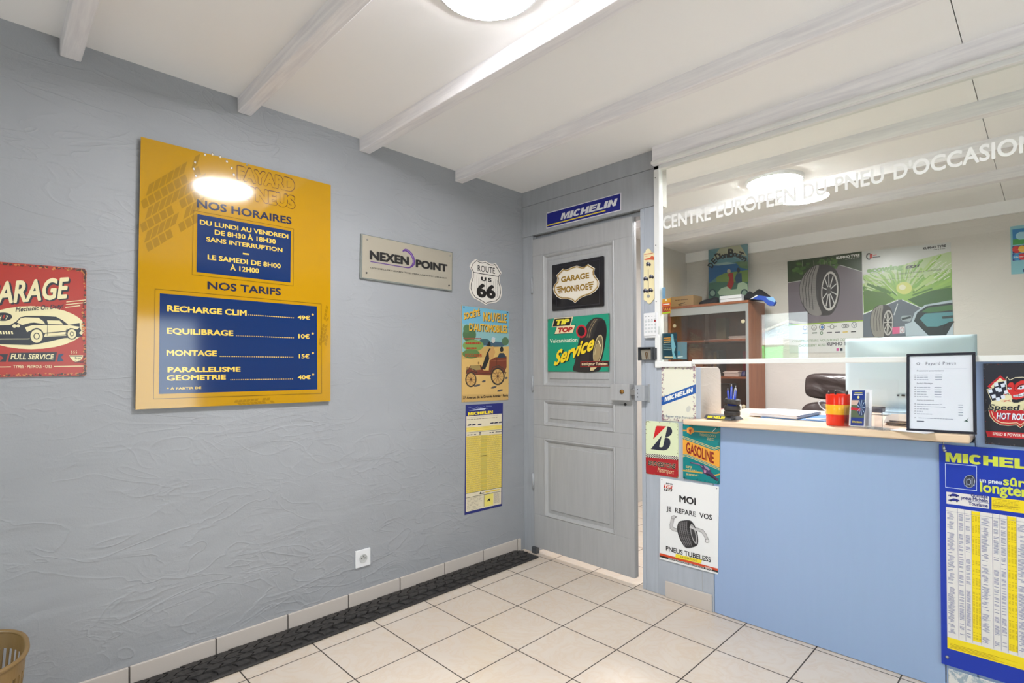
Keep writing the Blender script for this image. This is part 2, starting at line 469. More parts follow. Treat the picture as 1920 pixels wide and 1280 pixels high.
struct(obj('trim_11', B1(1.0, RIGHT, -.02, .0, 2.283, 2.303), M_frame, bevel=.006))
struct(obj('trim_12', B1(-.12, RIGHT, FAR - .025, FAR + .005, 2.262, 2.37), M_white, bevel=.002))
# partition between shop and office: board-faced head over the door, posts, low stubs under the glass
YW = .03
def board(name, x0, x1, z0, z1, m=M_grey, y0=YW, y1=YW + .03, bev=.0025): return struct(obj(name, B1(x0, x1, y0, y1, z0, z1), m, bevel=bev))
board('wall_back_core', 0, 1.0, 2.09, 2.40, M_cream, YW + .025, .15)
board('wall_back_head', 0, 1.0, 2.282, cz(0), M_grey)
board('wall_back_lintel', 0, 1.0, 2.080, 2.2805, M_grey)
board('trim_13', .0, .092, 0, 2.079, M_grey, YW + .004, .15)
board('trim_14', .903, .927, 0, 2.079, M_post, YW + .002, .15)
board('trim_15', .9285, 1.0005, 0, 2.0785, M_post)
board('trim_16', .092, .903, 2.055, 2.08, M_grey, YW + .04, .15)
struct(obj('wall_back', B1(.93, 1.0, YW + .03, YW + .05, 0, 2.38), M_cream))
# low stub wall with a rounded back corner
bm = bmesh.new()
prof = [(YW, 0), (.262, 0), (.262, 1.165)] + [(.262 - .045 + .045 * math.cos(a), 1.165 + .045 * math.sin(a)) for a in [math.pi / 2 * k / 6 for k in range(1, 7)]] + [(YW, 1.21)]
extrude_poly(bm, prof, lambda u, v: Vector((1.0, u, v)), lambda u, v: Vector((1.246, u, v)))
for f in bm.faces: f.material_index = 1 if f.calc_center_median().y > YW + .004 else 0
struct(obj('wall_stub', bm, [M_post, M_cream], bevel=.004))
board('wall_stub_low', 1.2465, 1.306, 0, .90, M_post, YW, .26)
struct(obj('wall_counter', B1(1.309, 2.196, YW - .002, YW + .02, 0.002, .9235), M_panel, bevel=.0015))
bm = B1(2.288, 3.3, YW, .26, 0, 1.235)
struct(obj('wall_stub_right', bm, M_panel, bevel=.006))
board('wall_counter_end', 2.199, 2.287, 0, .93, M_panel, YW, .26)
# flaking strip at the foot of the right stub
M_flake = mat('flaking_white_paint', rgb(206, 204, 202), .8); tt = NT(M_flake); cc = tt.co(); q = tt.noise(cc, 22, 5, .6, .7)
tt.l(tt.mix(tt.ramp(q, .42, .5), rgb(150, 165, 178), rgb(214, 212, 208)), tt.p.inputs['Base Color']); tt.bump(q, .4, .006)
struct(obj('baseboard_right', B1(2.205, 3.3, YW - .006, YW, 0, .085), M_flake, bevel=.003))
# baseboard of cut tiles along the left wall, one piece by the door
M_skirt = mat('cream_skirting_tile', rgb(198, 188, 180), .3); M_joint = mat('dark_joint', rgb(84, 78, 74), .8)
bm = B1(0, .006, REAR, -.02, 0, .083, 1)
k = 0; y = -.0415
while y > REAR + .02:
    y0 = max(REAR, y - .295); box(bm, 0, .011, y0, y, .001, .0845, 0); y = y0 - .005
box(bm, 0, .011, -.036, -.008, .001, .083, 0)
struct(obj('baseboard_left', bm, [M_skirt, M_joint], bevel=.0025))
struct(obj('baseboard_back', B1(1.045, 1.298, YW - .011, YW, 0, .085), M_skirt, bevel=.003))
# rear and right walls behind the camera, with their openings
M_rear = mat('pale_rear_wall', rgb(196, 192, 188), .7)
bm = bmesh.new()
for a in ((-.16, .03, 0, 2.5), (.03, .70, 2.04, 2.5), (.70, 3.3, 0, 2.5), (3.3, 4.3, 0, .8), (3.3, 4.3, 2.12, 2.5), (4.3, RIGHT + .2, 0, 2.5)): box(bm, a[0], a[1], REAR - .15, REAR, a[2], a[3])
struct(obj('wall_rear', bm, M_rear))
bm = bmesh.new()
for a in ((REAR, -2.3, 0, 2.5), (-2.3, -.7, 0, .45), (-2.3, -.7, 1.85, 2.5), (-.7, FAR + .15, 0, 2.5)): box(bm, RIGHT, RIGHT + .15, a[0], a[1], a[2], a[3])
struct(obj('wall_right', bm, M_rear))
def glazing(name, frames, pane, horizontal=True):
    e = thing(name, '', ''); del e['label']; del e['category']; e['kind'] = 'structure'
    bm = bmesh.new()
    for f in frames: box(bm, *f)
    obj('frame', bm, M_frame, e, bevel=.004)
    obj('pane', B1(*pane), M_glass, e)
    return e
d2 = glazing('door_2', [(.03, .08, REAR - .06, REAR - .01, .0, 2.04), (.585, .70, REAR - .06, REAR - .01, 0, 2.04), (.08, .585, REAR - .06, REAR - .01, 0, .16), (.08, .585, REAR - .06, REAR - .01, 1.815, 2.04)],
        (.08, .585, REAR - .038, REAR - .034, .16, 1.815))
bm = tube(bmesh.new(), [(.63, REAR - .01, 1.02), (.63, REAR + .04, 1.02), (.56, REAR + .045, 1.02)], .01); obj('handle', bm, M_alu, d2, True)
glazing('window_2', [(3.3, 4.3, REAR - .07, REAR - .01, .8, .86), (3.3, 4.3, REAR - .07, REAR - .01, 2.06, 2.12), (3.3, 3.36, REAR - .07, REAR - .01, .86, 2.06), (4.24, 4.3, REAR - .07, REAR - .01, .86, 2.06), (3.77, 3.83, REAR - .07, REAR - .01, .86, 2.06)],
        (3.36, 4.24, REAR - .042, REAR - .036, .86, 2.06))
glazing('window_3', [(RIGHT + .02, RIGHT + .08, -2.3, -.7, .45, .52), (RIGHT + .02, RIGHT + .08, -2.3, -.7, 1.78, 1.85)] + [(RIGHT + .02, RIGHT + .08, y, y + .07, .52, 1.78) for y in (-2.3, -1.535, -.77)],
        (RIGHT + .045, RIGHT + .05, -2.23, -.77, .52, 1.78))
# glazed screen over the counter
w1 = thing('window_1', '', ''); del w1['label']; del w1['category']; w1['kind'] = 'structure'
bm = bmesh.new()
box(bm, 1.0, 1.031, .012, .05, 1.208, 2.32); box(bm, 1.0, 1.207, .010, .05, 1.212, 1.240)
box(bm, 1.207, 3.3, .014, .046, 1.226, 1.248); box(bm, 1.0, 3.3, .012, .05, 2.262, 2.283)
obj('frame', bm, M_frame, w1, bevel=.002)
for z in (1.262, 1.56, 1.86, 2.22): obj('screw', lathe(bmesh.new(), [(.003, 0), (.003, .0012)], (1.010, .0118, z), 10, 0, Matrix.Rotation(math.pi / 2, 4, 'X')), M_dgrey, w1)
obj('pane', B1(1.029, 3.3, .028, .032, 1.24, 2.265), M_glass, w1)

# ------------------------------------------------------------------ lettering on the glass
s = Sign((0, .0275, 0), (1, 0, 0), (0, 0, 1), (0, -1, 0)).crop(1220, 260, 2.743); s.rough = .6
WV = (236, 236, 234)
for tx, a, b in (('CENTRE', (62, 468), (308, 345)), ('EUROPEEN', (338, 408), (748, 243)), ('DU', (785, 312), (905, 206)), ('PNEU', (948, 276), (1200, 142)), ("D'OCCASION", (1250, 212), (1990, -34))):
    s.text(tx, a, b, WV, 1, .025)
s.done('lettering', 'white vinyl letters on the glass', parent=w1)

# ------------------------------------------------------------------ the door
d1 = thing('door_1', '', '', (.098, YW, 0)); del d1['label']; del d1['category']; d1['kind'] = 'structure'
DX0, DX1, DZ0, DZ1, DY0, DY1 = .098, .856, .042, 2.05, YW - .004, YW + .036
def dpt(px, py): q = on_y(px, py, DY0); return q.x, q.z
# panels (sunk fields with a moulded edge): left, right, bottom, top
PAN = [(.186, .736, 1.092, 1.940), (.186, .733, .838, 1.004), (.187, .733, .256, .756)]
bm = bmesh.new()
xs = sorted({DX0, DX1} | {p[0] for p in PAN} | {p[1] for p in PAN})
zs = [DZ0]
for p in sorted(PAN, key=lambda p: p[2]): zs += [p[2], p[3]]
zs.append(DZ1)
box(bm, DX0, DX1, DY0 + .016, DY1, DZ0, DZ1)
for i, (za, zb) in enumerate(zip(zs, zs[1:])):
    if i % 2 == 0: box(bm, DX0, DX1, DY0, DY0 + .0158, za, zb)
    else:
        p = [q for q in PAN if q[2] == za][0]
        box(bm, DX0, p[0], DY0, DY0 + .0158, za, zb); box(bm, p[1], DX1, DY0, DY0 + .0158, za, zb)
obj('leaf', bm, M_door, d1, bevel=.002)
for p in PAN:
    bm = bmesh.new(); k = .045
    o_ = [(p[0], p[2]), (p[1], p[2]), (p[1], p[3]), (p[0], p[3])]
    def ring(e, y): return [bm.verts.new((x + (e if i in (0, 3) else -e), y, z + (e if i in (0, 1) else -e))) for i, (x, z) in enumerate(o_)]
    r = [ring(0, DY0), ring(.007, DY0 - .004), ring(.016, DY0 + .002), ring(.024, DY0 + .0135), ring(.046, DY0 + .0115), ring(.05, DY0 + .006)]
    for a, b in zip(r, r[1:]):
        for i in range(4): bm.faces.new((a[i], a[(i + 1) % 4], b[(i + 1) % 4], b[i]))
    bm.faces.new(r[-1]); obj('panel', bm, M_door, d1)
for z in (1.70, 1.06, .42):
    obj('hinge', lathe(bmesh.new(), [(.0075, 0), (.0075, .10)], (.094, DY0 - .004, z), 12), M_grey, d1, True)
lk = obj('rim_lock', B1(.727, .853, DY0 - .036, DY0, 1.026, 1.118), M_door, d1, bevel=.002)
q = on_y(1166, 734, DY0 - .038)
obj('lock_cylinder', lathe(bmesh.new(), [(.0125, 0), (.0125, .006), (.008, .010)], (q.x, DY0 - .036, q.z), 18, 0, Matrix.Rotation(math.pi / 2, 4, 'X')), M_brass, lk, True)
obj('latch_bolt', B1(.853, .884, DY0 - .028, DY0 - .008, 1.058, 1.09), M_steel, lk, bevel=.001)
q = on_y(1172.5, 758, DY0)
obj('old_keyhole', lathe(bmesh.new(), [(.0085, 0), (.0085, .0015)], (q.x, DY0, q.z), 16, 0, Matrix.Rotation(math.pi / 2, 4, 'X')), M_black, d1)
# floor guide of the door foot
obj('floor_bracket', B1(.085, .125, DY0 - .012, DY0 + .02, .0, .04), M_dgrey, d1, bevel=.002)
t_ = thing('strike_box', 'grey steel lock keep with three dark screw holes screwed to the door post', 'lock keep', (.925, YW, 1.03))
obj('housing', B1(.886, .948, DY0 - .036, YW + .0035, 1.029, 1.113), M_grey, t_, bevel=.002)
obj('mounting_plate', B1(.944, .958, YW - .004, YW, 1.022, 1.12), M_alu, t_, bevel=.001)
for z in (1.05, 1.07, 1.09):
    obj('screw', lathe(bmesh.new(), [(.0032, 0), (.0032, .001)], (.905, DY0 - .036, z), 10, 0, Matrix.Rotation(math.pi / 2, 4, 'X')), M_black, t_)

# ------------------------------------------------------------------ signs on the left wall
# yellow price board
YEL, YDK, YLT, NAVY, LINEC, INKD = (182, 136, 6), (154, 115, 8), (222, 178, 40), (14, 44, 96), (110, 84, 20), (40, 42, 66)
s = wall_sign(.016); s.rough = .09
s.crop(0, 240, 2.3697).slab([(626, 38), (1470, 253), (1468, 1213), (602, 1250)], .004, YEL)
def track(x0, y0, dx, dy, nx, ny, rows, n, lo, hi, c, l, skip=None, clip=None):
    """printed tyre track: rows of slanted blocks along (dx,dy), rows stacked along (nx,ny)"""
    r = random.Random(5)
    for j in range(rows):
        sk = .55 if j % 2 else -.55
        for i in range(n):
            if skip and skip(i, j): continue
            if r.random() < .06: continue
            a = i + (.3 if j % 2 else 0); g = .16
            P_ = []
            for (u, v) in ((0, 0), (1 - g, 0), (1 - g, 1 - g), (0, 1 - g)):
                uu = a + u + sk * v; vv = j + v
                P_.append((x0 + dx * uu + nx * vv, y0 + dy * uu + ny * vv))
            if clip and min(p[0] for p in P_) < clip(P_[0][1]): continue
            s.poly(P_, c, l)
track(600, 585, 29, -17.5, 2, -52, 6, 10, 0, 0, YDK, 1, None, lambda y: 629 - .0198 * (y - 38))
s.crop(430, 540, 5.335)
track(893, 560, 7, -36, 28, 1, 4, 13, 0, 0, YDK, 1, lambda i, j: 893 + i * 7 + (j + 1) * 28 + 8 > 1005)
track(60, 1120, 40, -3, 6, 30, 2, 9, 0, 0, YDK, 1)
s.crop(340, 280, 6.4)
for x, y in ((165, 182), (150, 260), (174, 345), (223, 416), (283, 90), (375, 86), (467, 117), (546, 172), (604, 250), (630, 330)):
    s.text('*', (x - 15, y + 2), (x + 15, y - 40), (90, 70, 40), 2, .05); s.text('*', (x - 12, y + 4), (x + 12, y - 36), (236, 228, 210), 3, .03)
s.arc(430, 440, 115, 92, 16, (120, 104, 84), 2); s.ell(430, 440, 96, 76, (226, 206, 160), 2)
for tx, a, b in (('FAYARD', (664, 364), (1364, 352)), ('PNEUS', (778, 604), (1368, 556))):
    s.text(tx, a, b, (84, 52, 30), 2, .075, res=4); s.text(tx, (a[0] + 8, a[1] - 4), (b[0] - 8, b[1] + 8), YEL, 3, .052, res=4)
s.text('NOS HORAIRES', (185, 695), (1322, 815), INKD, 2, .03)
s.crop(340, 380, 6.4)
s.line([(145, 92), (1348, 315), (1342, 998), (128, 862)], 5, LINEC, 2, True)
s.poly([(192, 135), (1315, 340), (1308, 958), (182, 830)], NAVY, 2)
TY = (232, 196, 84)
for tx, a, b in (('DU LUNDI AU VENDREDI', (222, 258), (1282, 380)), ('DE 8H30 À 18H30', (400, 382), (1132, 440)), ('SANS INTERRUPTION', (300, 462), (1212, 545)),
                 ('LE SAMEDI DE 8H00', (315, 680), (1192, 733)), ('À 12H00', (585, 808), (930, 789))):
    s.text(tx, a, b, TY, 3, .025)
s.poly([(737, 600), (812, 610), (812, 628), (737, 618)], TY, 3)
s.text('NOS TARIFS', (312, 1035), (1195, 1027), INKD, 2, .03)
s.crop(240, 540, 5.335); R5 = 190 * 5.335
s.line([(270, 8), (918 + R5, 158), (922 + R5, 1053), (255, 1108)], 5, LINEC, 2, True)
s.poly([(318, 52), (875 + R5, 183), (880 + R5, 1012), (310, 1058)], NAVY, 2)
for tx, a, b in (('RECHARGE CLIM', (390, 232), (172 + R5, 222)), ('EQUILIBRAGE', (388, 456), (40 + R5, 424)), ('MONTAGE', (385, 676), (888, 624)),
                 ('PARALLELISME', (395, 842), (112 + R5, 786)), ('GEOMETRIE', (385, 925), (978, 864))):
    s.text(tx, a, b, TY, 3, .035)
s.text('* À PARTIR DE', (385, 1018), (732, 985), TY, 3, .02)
for (x0, y0), (x1, y1) in (((195 + R5, 268), (640 + R5, 297)), ((70 + R5, 476), (640 + R5, 497)), ((922, 682), (634 + R5, 690)), ((1028, 916), (630 + R5, 908))):
    n = int((x1 - x0) / 18)
    for i in range(n + 1):
        x, y = x0 + (x1 - x0) * i / n, y0 + (y1 - y0) * i / n
        s.poly([(x - 4.5, y - 4), (x + 4.5, y - 4), (x + 4.5, y + 4), (x - 4.5, y + 4)], TY, 3)
for tx, a, b in (('49€', (683, 310), (806, 280)), ('10€', (690, 502), (802, 463)), ('15€', (695, 702), (800, 661)), ('40€', (683, 912), (812, 871))):
    s.text(tx, (a[0] + R5, a[1]), (b[0] + R5, b[1]), TY, 3, .03)
for x, y in ((833, 278), (833, 467), (835, 662), (837, 876)):
    s.text('*', (x + R5 - 12, y + 12), (x + R5 + 12, y - 22), TY, 3, .02)
pb = s.done('price_board', 'large yellow and navy board with opening hours and prices on grey plaster', 'sign')
for i, (x, y) in enumerate(((-2.05, 1.12), (-1.38, 1.12), (-2.05, 2.05), (-1.38, 2.05))):
    obj('spacer', lathe(bmesh.new(), [(.008, 0), (.008, .016)], (0, x, y), 12, 0, Matrix.Rotation(math.pi / 2, 4, 'Y')), M_steel, pb)
q = on_x(340 + 787 / 6.4, 280 + 185 / 6.4, .02)
obj('screw', lathe(bmesh.new(), [(.005, 0), (.004, .003)], (.0195, q.y, q.z), 12, 0, Matrix.Rotation(math.pi / 2, 4, 'Y')), M_steel, pb, True)

# red garage sign, cut by the left edge of the photograph
RED, CRM, DKN, RUST = (168, 46, 33), (226, 214, 168), (34, 34, 44), (72, 44, 36)
s = wall_sign(0); s.rough = .3; s.crop(0, 480, 5.333)
s.slab([(-300, 32), (845, 126), (862, 145), (862, 1180), (850, 1196), (-300, 1215)], .006, RED)
s.ell(310, 715, 540, 216, CRM, 1)
for sh, c, l in ((16, DKN, 2), (0, CRM, 3)):
    s.text('GARAGE', (-190, 497), (690, 420), c, l, .03 if not sh else .05, .18, (-190, 268), dx=sh, dy=sh * .8)
s.text('Mechanic On Duty!', (155, 558), (635, 520), DKN, 3, .02, .2, (155, 512))
for a in ((665, 458, 855, 438), (660, 485, 855, 464), (655, 512, 800, 495)): s.line([a[:2], a[2:]], 8, CRM, 2)
s.ell(30, 606, 92, 42, DKN, 3); s.text('7', (55, 632), (82, 596), CRM, 4, .02, .2); s.text('H', (-20, 632), (15, 592), CRM, 4, .02, .2)
s.poly([(38, 588), (52, 588), (42, 606), (52, 606), (26, 634), (34, 612), (24, 612)], RED, 4)
s.poly([(-300, 700), (100, 690), (130, 672), (160, 655), (200, 612), (260, 598), (420, 597), (560, 606), (625, 640), (685, 688), (795, 668), (800, 720), (812, 745), (790, 770), (830, 800), (750, 812), (640, 820), (420, 870), (300, 890), (0, 880), (-300, 870)], DKN, 3)
s.poly([(-300, 668), (80, 668), (110, 680), (60, 690), (-300, 698)], CRM, 4)
s.poly([(168, 662), (206, 622), (250, 612), (385, 616), (432, 650), (455, 682), (340, 664), (300, 668), (220, 690)], CRM, 4)
s.poly([(470, 642), (596, 644), (634, 684), (480, 680)], CRM, 4)
s.poly([(250, 712), (330, 690), (470, 690), (690, 690), (800, 708), (770, 732), (700, 720), (650, 748), (420, 770), (400, 740), (340, 728), (270, 760)], CRM, 4)
s.poly([(440, 802), (452, 775), (664, 756), (660, 782), (480, 798)], CRM, 4)
s.line([(475, 690), (470, 795)], 5, DKN, 5); s.line([(670, 720), (655, 782)], 5, DKN, 5)
s.line([(-300, 830), (280, 828), (360, 808), (660, 792)], 6, CRM, 4)
for i in range(12): s.poly([(-200 + i * 28, 745 + i * .5), (-184 + i * 28, 745 + i * .5), (-176 + i * 28, 780), (-192 + i * 28, 780)], CRM, 4)
for x, y, r in ((366, 800, 74), (718, 778, 52)):
    s.ell(x, y, r, r * 1.1, DKN, 4); s.ell(x, y, r * .82, r * .9, CRM, 5); s.ell(x, y, r * .42, r * .46, DKN, 6); s.ell(x, y, r * .3, r * .33, CRM, 7)
s.ell(145, 700, 22, 18, CRM, 5); s.ell(182, 698, 18, 16, CRM, 5)
s.poly([(100, 966), (570, 960), (550, 1054), (80, 1056)], DKN, 2); s.text('FULL SERVICE', (105, 1032), (540, 980), CRM, 3, .02, .2)
s.poly([(-80, 980), (80, 980), (58, 1056), (-80, 1056)], DKN, 2); s.poly([(0, 990), (36, 1018), (0, 1048)], RED, 3)
s.poly([(585, 980), (640, 975), (610, 1010), (638, 1050), (572, 1054)], (32, 60, 92), 2)
s.poly([(690, 990), (832, 990), (820, 1030), (780, 1056), (745, 1056), (712, 1030)], CRM, 2); s.line([(700, 998), (815, 1000)], 9, DKN, 3)
for x in (715, 737, 759): s.line([(x, 975), (x + 8, 965), (x - 2, 957), (x + 6, 945)], 5, CRM, 2)
s.text('Free', (750, 1032), (808, 1008), DKN, 4, .01); s.text('Coffee!', (742, 1066), (836, 1044), DKN, 4, .01)
s.text('TYRES · PETROLS · OILS', (132, 1118), (522, 1088), CRM, 2, .01)
s.line([(-280, 1112), (108, 1106)], 8, CRM, 2); s.line([(540, 1102), (850, 1098)], 8, CRM, 2)
s.wear((198, 120, 62), 420, .0075, 4, 6); s.wear(RUST, 420, .006, 3, 8)
s.done('tin_sign', 'red tin garage sign with a cream oval and old car, worn dark edges', 'sign')

# steel plaque
s = wall_sign(0); s.crop(660, 430, 9.6)
M_plq = mat('brushed_steel_plate', rgb(196, 188, 172), .3, .55)
s.slab([(165, 75), (1815, 412), (1805, 1112), (150, 880)], .012, mat('acrylic_edge', rgb(120, 124, 120), .2))
s.poly([(190, 90), (1802, 424), (1792, 1090), (178, 860)], M_plq, 1)
KK = (26, 24, 26)
s.text('NEXEN', (322, 540), (1025, 493), (110, 108, 100), 2, .045, dx=-8, dy=0); s.text('NEXEN', (322, 540), (1025, 493), KK, 4, .045)  # grey copy beneath is a painted shadow of the raised letters, POINT likewise
s.text('POINT', (1150, 682), (1715, 632), (110, 108, 100), 2, .045, dx=-8, dy=0); s.text('POINT', (1150, 682), (1715, 632), KK, 4, .045)
PUR = (92, 58, 130)
s.poly([(905, 402), (916, 365), (962, 346), (1022, 366), (1082, 430), (1122, 510), (1137, 590), (1122, 642), (1085, 678), (1040, 697), (1000, 699), (330, 586), (330, 570), (990, 680), (1036, 672), (1072, 640), (1090, 590), (1086, 540), (1058, 470), (1000, 412), (950, 392), (918, 404)], PUR, 3)
s.line([(960, 362), (1010, 384), (1062, 440), (1096, 510), (1106, 580), (1096, 640)], 5, (180, 160, 190), 4)
s.text('OFFIZIELLER NEXEN TIRE VERKAUFSSTÜTZPUNKT', (325, 700), (1705, 870), KK, 3, .01)
pl = s.done('plaque', 'brushed steel plaque with black letters and a purple swoosh on grey plaster', 'plaque')
for x, y, m in ((275, 183, M_steel), (1765, 472, M_steel), (260, 782, M_black), (1745, 1008, M_black)):
    q = on_x(660 + x / 9.6, 430 + y / 9.6, .0125)
    obj('screw', lathe(bmesh.new(), [(.005, 0), (.004, .004)], (.0122, q.y, q.z), 14, 0, Matrix.Rotation(math.pi / 2, 4, 'Y')), m, pl, True)

# highway shield
s = wall_sign(0); s.rough = .3; s.crop(860, 470, 9.846)
WH = (228, 222, 214)
sh = [(315, 150), (360, 180), (430, 200), (490, 185), (540, 215), (600, 240), (650, 240), (685, 225), (795, 405), (760, 470), (755, 560), (790, 680), (797, 800), (770, 890), (700, 950), (600, 968), (540, 975), (505, 1000), (450, 965), (370, 920), (290, 880), (230, 800), (198, 700), (205, 600), (245, 490), (250, 370), (205, 290), (235, 220)]
s.slab(sh, .004, WH)
c0 = (500, 590); s.line([(c0[0] + (x - c0[0]) * .91, c0[1] + (y - c0[1]) * .93) for x, y in sh], 11, KK, 2, True)
s.line([(275, 398), (735, 475)], 12, KK, 2)
s.text('ROUTE', (350, 374), (668, 316), KK, 2, .005); s.text('US', (413, 552), (605, 505), KK, 2, .05, space=1.4)
s.text('66', (330, 852), (680, 640), KK, 3, .05)
r = random.Random(2)
for x in (300, 335, 372, 410, 445, 478, 508, 545, 580, 612, 645, 680, 712):
    y = 480 + (x - 300) * .25 - r.random() * 60
    for k in range(9):
        L = 14 + r.random() * 26; s.line([(x, y), (x, y + L)], 5, (120, 114, 110), 1); y += L + 7
s.done('road_shield_sign', 'white shield-shaped highway sign with black number 66 on grey plaster', 'sign')

# old motor car poster: plain stand-in picture, same lettering
s = wall_sign(0); s.rough = .35; s.crop(855, 560, 6.4)
s.slab([(68, 78), (635, 148), (628, 1212), (70, 1240)], .003, (196, 160, 96))
s.poly([(70, 80), (634, 150), (632, 400), (70, 400)], (110, 172, 200), 1)
s.poly([(70, 300), (632, 360), (632, 590), (400, 560), (70, 640)], (134, 176, 178), 1)
for i, (x, y, rx, ry, c) in enumerate(((160, 430, 80, 90, (78, 110, 74)), (130, 360, 45, 50, (84, 120, 80)), (340, 520, 70, 40, (66, 96, 100)), (590, 510, 42, 50, (86, 116, 84)), (205, 560, 126, 70, (120, 150, 80)), (180, 660, 104, 55, (92, 124, 72)), (470, 545, 130, 30, (70, 92, 110)))): s.ell(x, y, rx, ry, c, 2 + i % 2)
s.poly([(72, 730), (340, 700), (440, 590), (632, 570), (629, 1140), (72, 1150)], (210, 172, 104), 4)
s.poly([(120, 870), (170, 800), (300, 795), (330, 860), (392, 860), (400, 740), (470, 700), (605, 690), (605, 820), (570, 900), (400, 918), (130, 912)], (120, 58, 42), 5)
s.poly([(165, 830), (175, 798), (285, 800), (295, 850), (200, 858)], (150, 128, 80), 6)
s.poly([(300, 838), (372, 640), (398, 595), (420, 600), (412, 690), (345, 850)], (44, 40, 44), 6); s.ell(392, 552, 20, 18, (52, 44, 42), 6)
s.poly([(388, 640), (440, 560), (470, 640), (440, 720), (396, 720)], (196, 150, 92), 6); s.ell(445, 500, 22, 30, (206, 200, 190), 6)
s.poly([(490, 710), (520, 650), (570, 650), (604, 700)], (52, 60, 76), 6); s.ell(545, 612, 22, 24, (50, 44, 44), 6)
for x, y, rx, ry in ((176, 968, 68, 92), (498, 930, 84, 106)):
    s.ell(x, y, rx, ry, (58, 52, 48), 6); s.ell(x, y, rx * .8, ry * .82, (200, 158, 92), 7)
    for k in range(10):
        a = k * math.pi / 5; s.line([(x, y), (x + rx * .78 * math.cos(a), y + ry * .8 * math.sin(a))], 5, (128, 90, 56), 8)
    s.ell(x, y, 12, 14, (90, 60, 44), 9)
for x, y, rx in ((250, 1040, 40), (450, 1062, 36), (525, 1100, 36), (600, 950, 18), (330, 990, 24)): s.ell(x, y, rx, 12, (88, 84, 84), 6, -15)
s.poly([(372, 548), (412, 540), (414, 552), (374, 560)], (40, 36, 38), 8); s.poly([(378, 520), (404, 514), (408, 545), (380, 550)], (40, 36, 38), 8)
s.poly([(524, 600), (566, 598), (560, 588), (556, 572), (534, 574), (530, 590)], (40, 36, 38), 8); s.poly([(420, 478), (440, 458), (470, 470), (462, 490)], (190, 196, 206), 8)
s.line([(345, 700), (385, 712)], 7, (60, 48, 44), 8); s.line([(130, 860), (330, 900), (600, 880)], 6, (70, 40, 34), 8); s.line([(405, 745), (600, 735)], 6, (156, 92, 66), 8); s.line([(490, 700), (480, 800)], 6, (90, 44, 36), 8)
s.line([(118, 900), (126, 850), (176, 836), (236, 860), (252, 910)], 9, (74, 60, 52), 8); s.line([(410, 880), (440, 820), (510, 802), (575, 840), (592, 900)], 9, (74, 60, 52), 8); s.ell(135, 830, 14, 18, (150, 116, 70), 8); s.ell(268, 770, 10, 16, (150, 116, 70), 8)
SY = (226, 178, 62)
for sh2, c, l in ((5, (60, 44, 36), 7), (0, SY, 8)):
    s.text('SOCIÉTÉ', (92, 250), (285, 204), c, l, .04 if not sh2 else .06, 0, (88, 172), dx=sh2, dy=sh2)
    s.text('NOUVELLE', (325, 268), (602, 182), c, l, .03 if not sh2 else .05, dx=sh2, dy=sh2)
    s.text("D'AUTOMOBILES", (155, 386), (612, 322), c, l, .03 if not sh2 else .05, dx=sh2, dy=sh2)
s.text("D'OCCASION", (108, 695), (306, 660), (176, 62, 44), 8, .03)
s.scribble(84, 455, 300, 500, (166, 76, 60), 1, 15, 8, 3, 1, 13); s.scribble(110, 515, 290, 550, (176, 62, 44), 1, 20, 8, 5, 1, 11); s.scribble(122, 575, 245, 612, (176, 62, 44), 1, 20, 8, 6, 1, 8)
s.text('27 Avenue de la Grande Armée · Paris', (78, 1204), (620, 1142), (44, 38, 36), 8, .02)
for x, y in ((92, 100), (614, 166)): s.ell(x, y, 7, 8, KK, 9)
s.wear((110, 88, 62), 60, .003, 8, 9)
s.done('vintage_poster_sign', 'tin poster of an old open motor car under yellow lettering, below the white shield', 'sign')

# narrow pressure chart
BL_, PAPR, YROW, YRW2 = (34, 40, 112), (222, 210, 182), (226, 196, 62), (236, 218, 130)
s = wall_sign(0); s.rough = .4; s.crop(860, 745, 10.67)
D_ = 105 * 10.67
s.slab([(140, 150), (886, 108), (866, 1045 + D_), (120, 1232 + D_)], .0015, BL_)
s.poly([(152, 378), (862, 322), (850, 1005 + D_), (140, 1172 + D_)], PAPR, 1)
for i in range(7): s.line([(190 + i * 60, 190 + (i % 3) * 22 - i * 3), (240 + i * 70, 196 + (i % 2) * 40 - i * 4)], 10, (120, 132, 176), 1)
s.poly([(200, 258), (430, 222), (555, 212), (520, 240), (300, 262)], (190, 196, 216), 1)
s.block('MICHELIN', (185, 360), (683, 258), (238, 214, 40), 2)
s.text('GONFLAGE DES PNEUS POIDS LOURD', (165, 412), (790, 348), (60, 60, 84), 2, .01)
s.scribble(165, 432, 770, 452, (120, 110, 104), 1, 9, 2, 1, 1, 12, -.07)
for x, y in ((170, 552), (258, 545), (375, 540), (620, 515), (706, 505), (795, 496)): s.poly([(x, y + 14), (x + 12, y - 8), (x + 40, y - 16), (x + 78, y - 22), (x + 80, y + 2), (x + 60, y + 8), (x + 20, y + 14)], (54, 52, 80), 2)
s.poly([(152, 605), (860, 548), (859, 632), (152, 690)], YRW2, 2)
for k in range(4): s.line([(154, 612 + k * 22), (858, 555 + k * 22)], 9, YROW, 3)
s.line([(154, 708), (858, 640)], 6, (110, 100, 96), 3)
for x, y in ((165, 752), (228, 746), (300, 740), (400, 728), (400, 700), (605, 704), (655, 698), (730, 690), (780, 686), (820, 682)): s.poly([(x, y + 8), (x + 10, y - 6), (x + 45, y - 10), (x + 46, y + 4)], (54, 52, 80), 3)
s.poly([(150, 780), (859, 726), (852, 672 + D_), (146, 800 + D_)], YRW2, 2)
N_ = 52
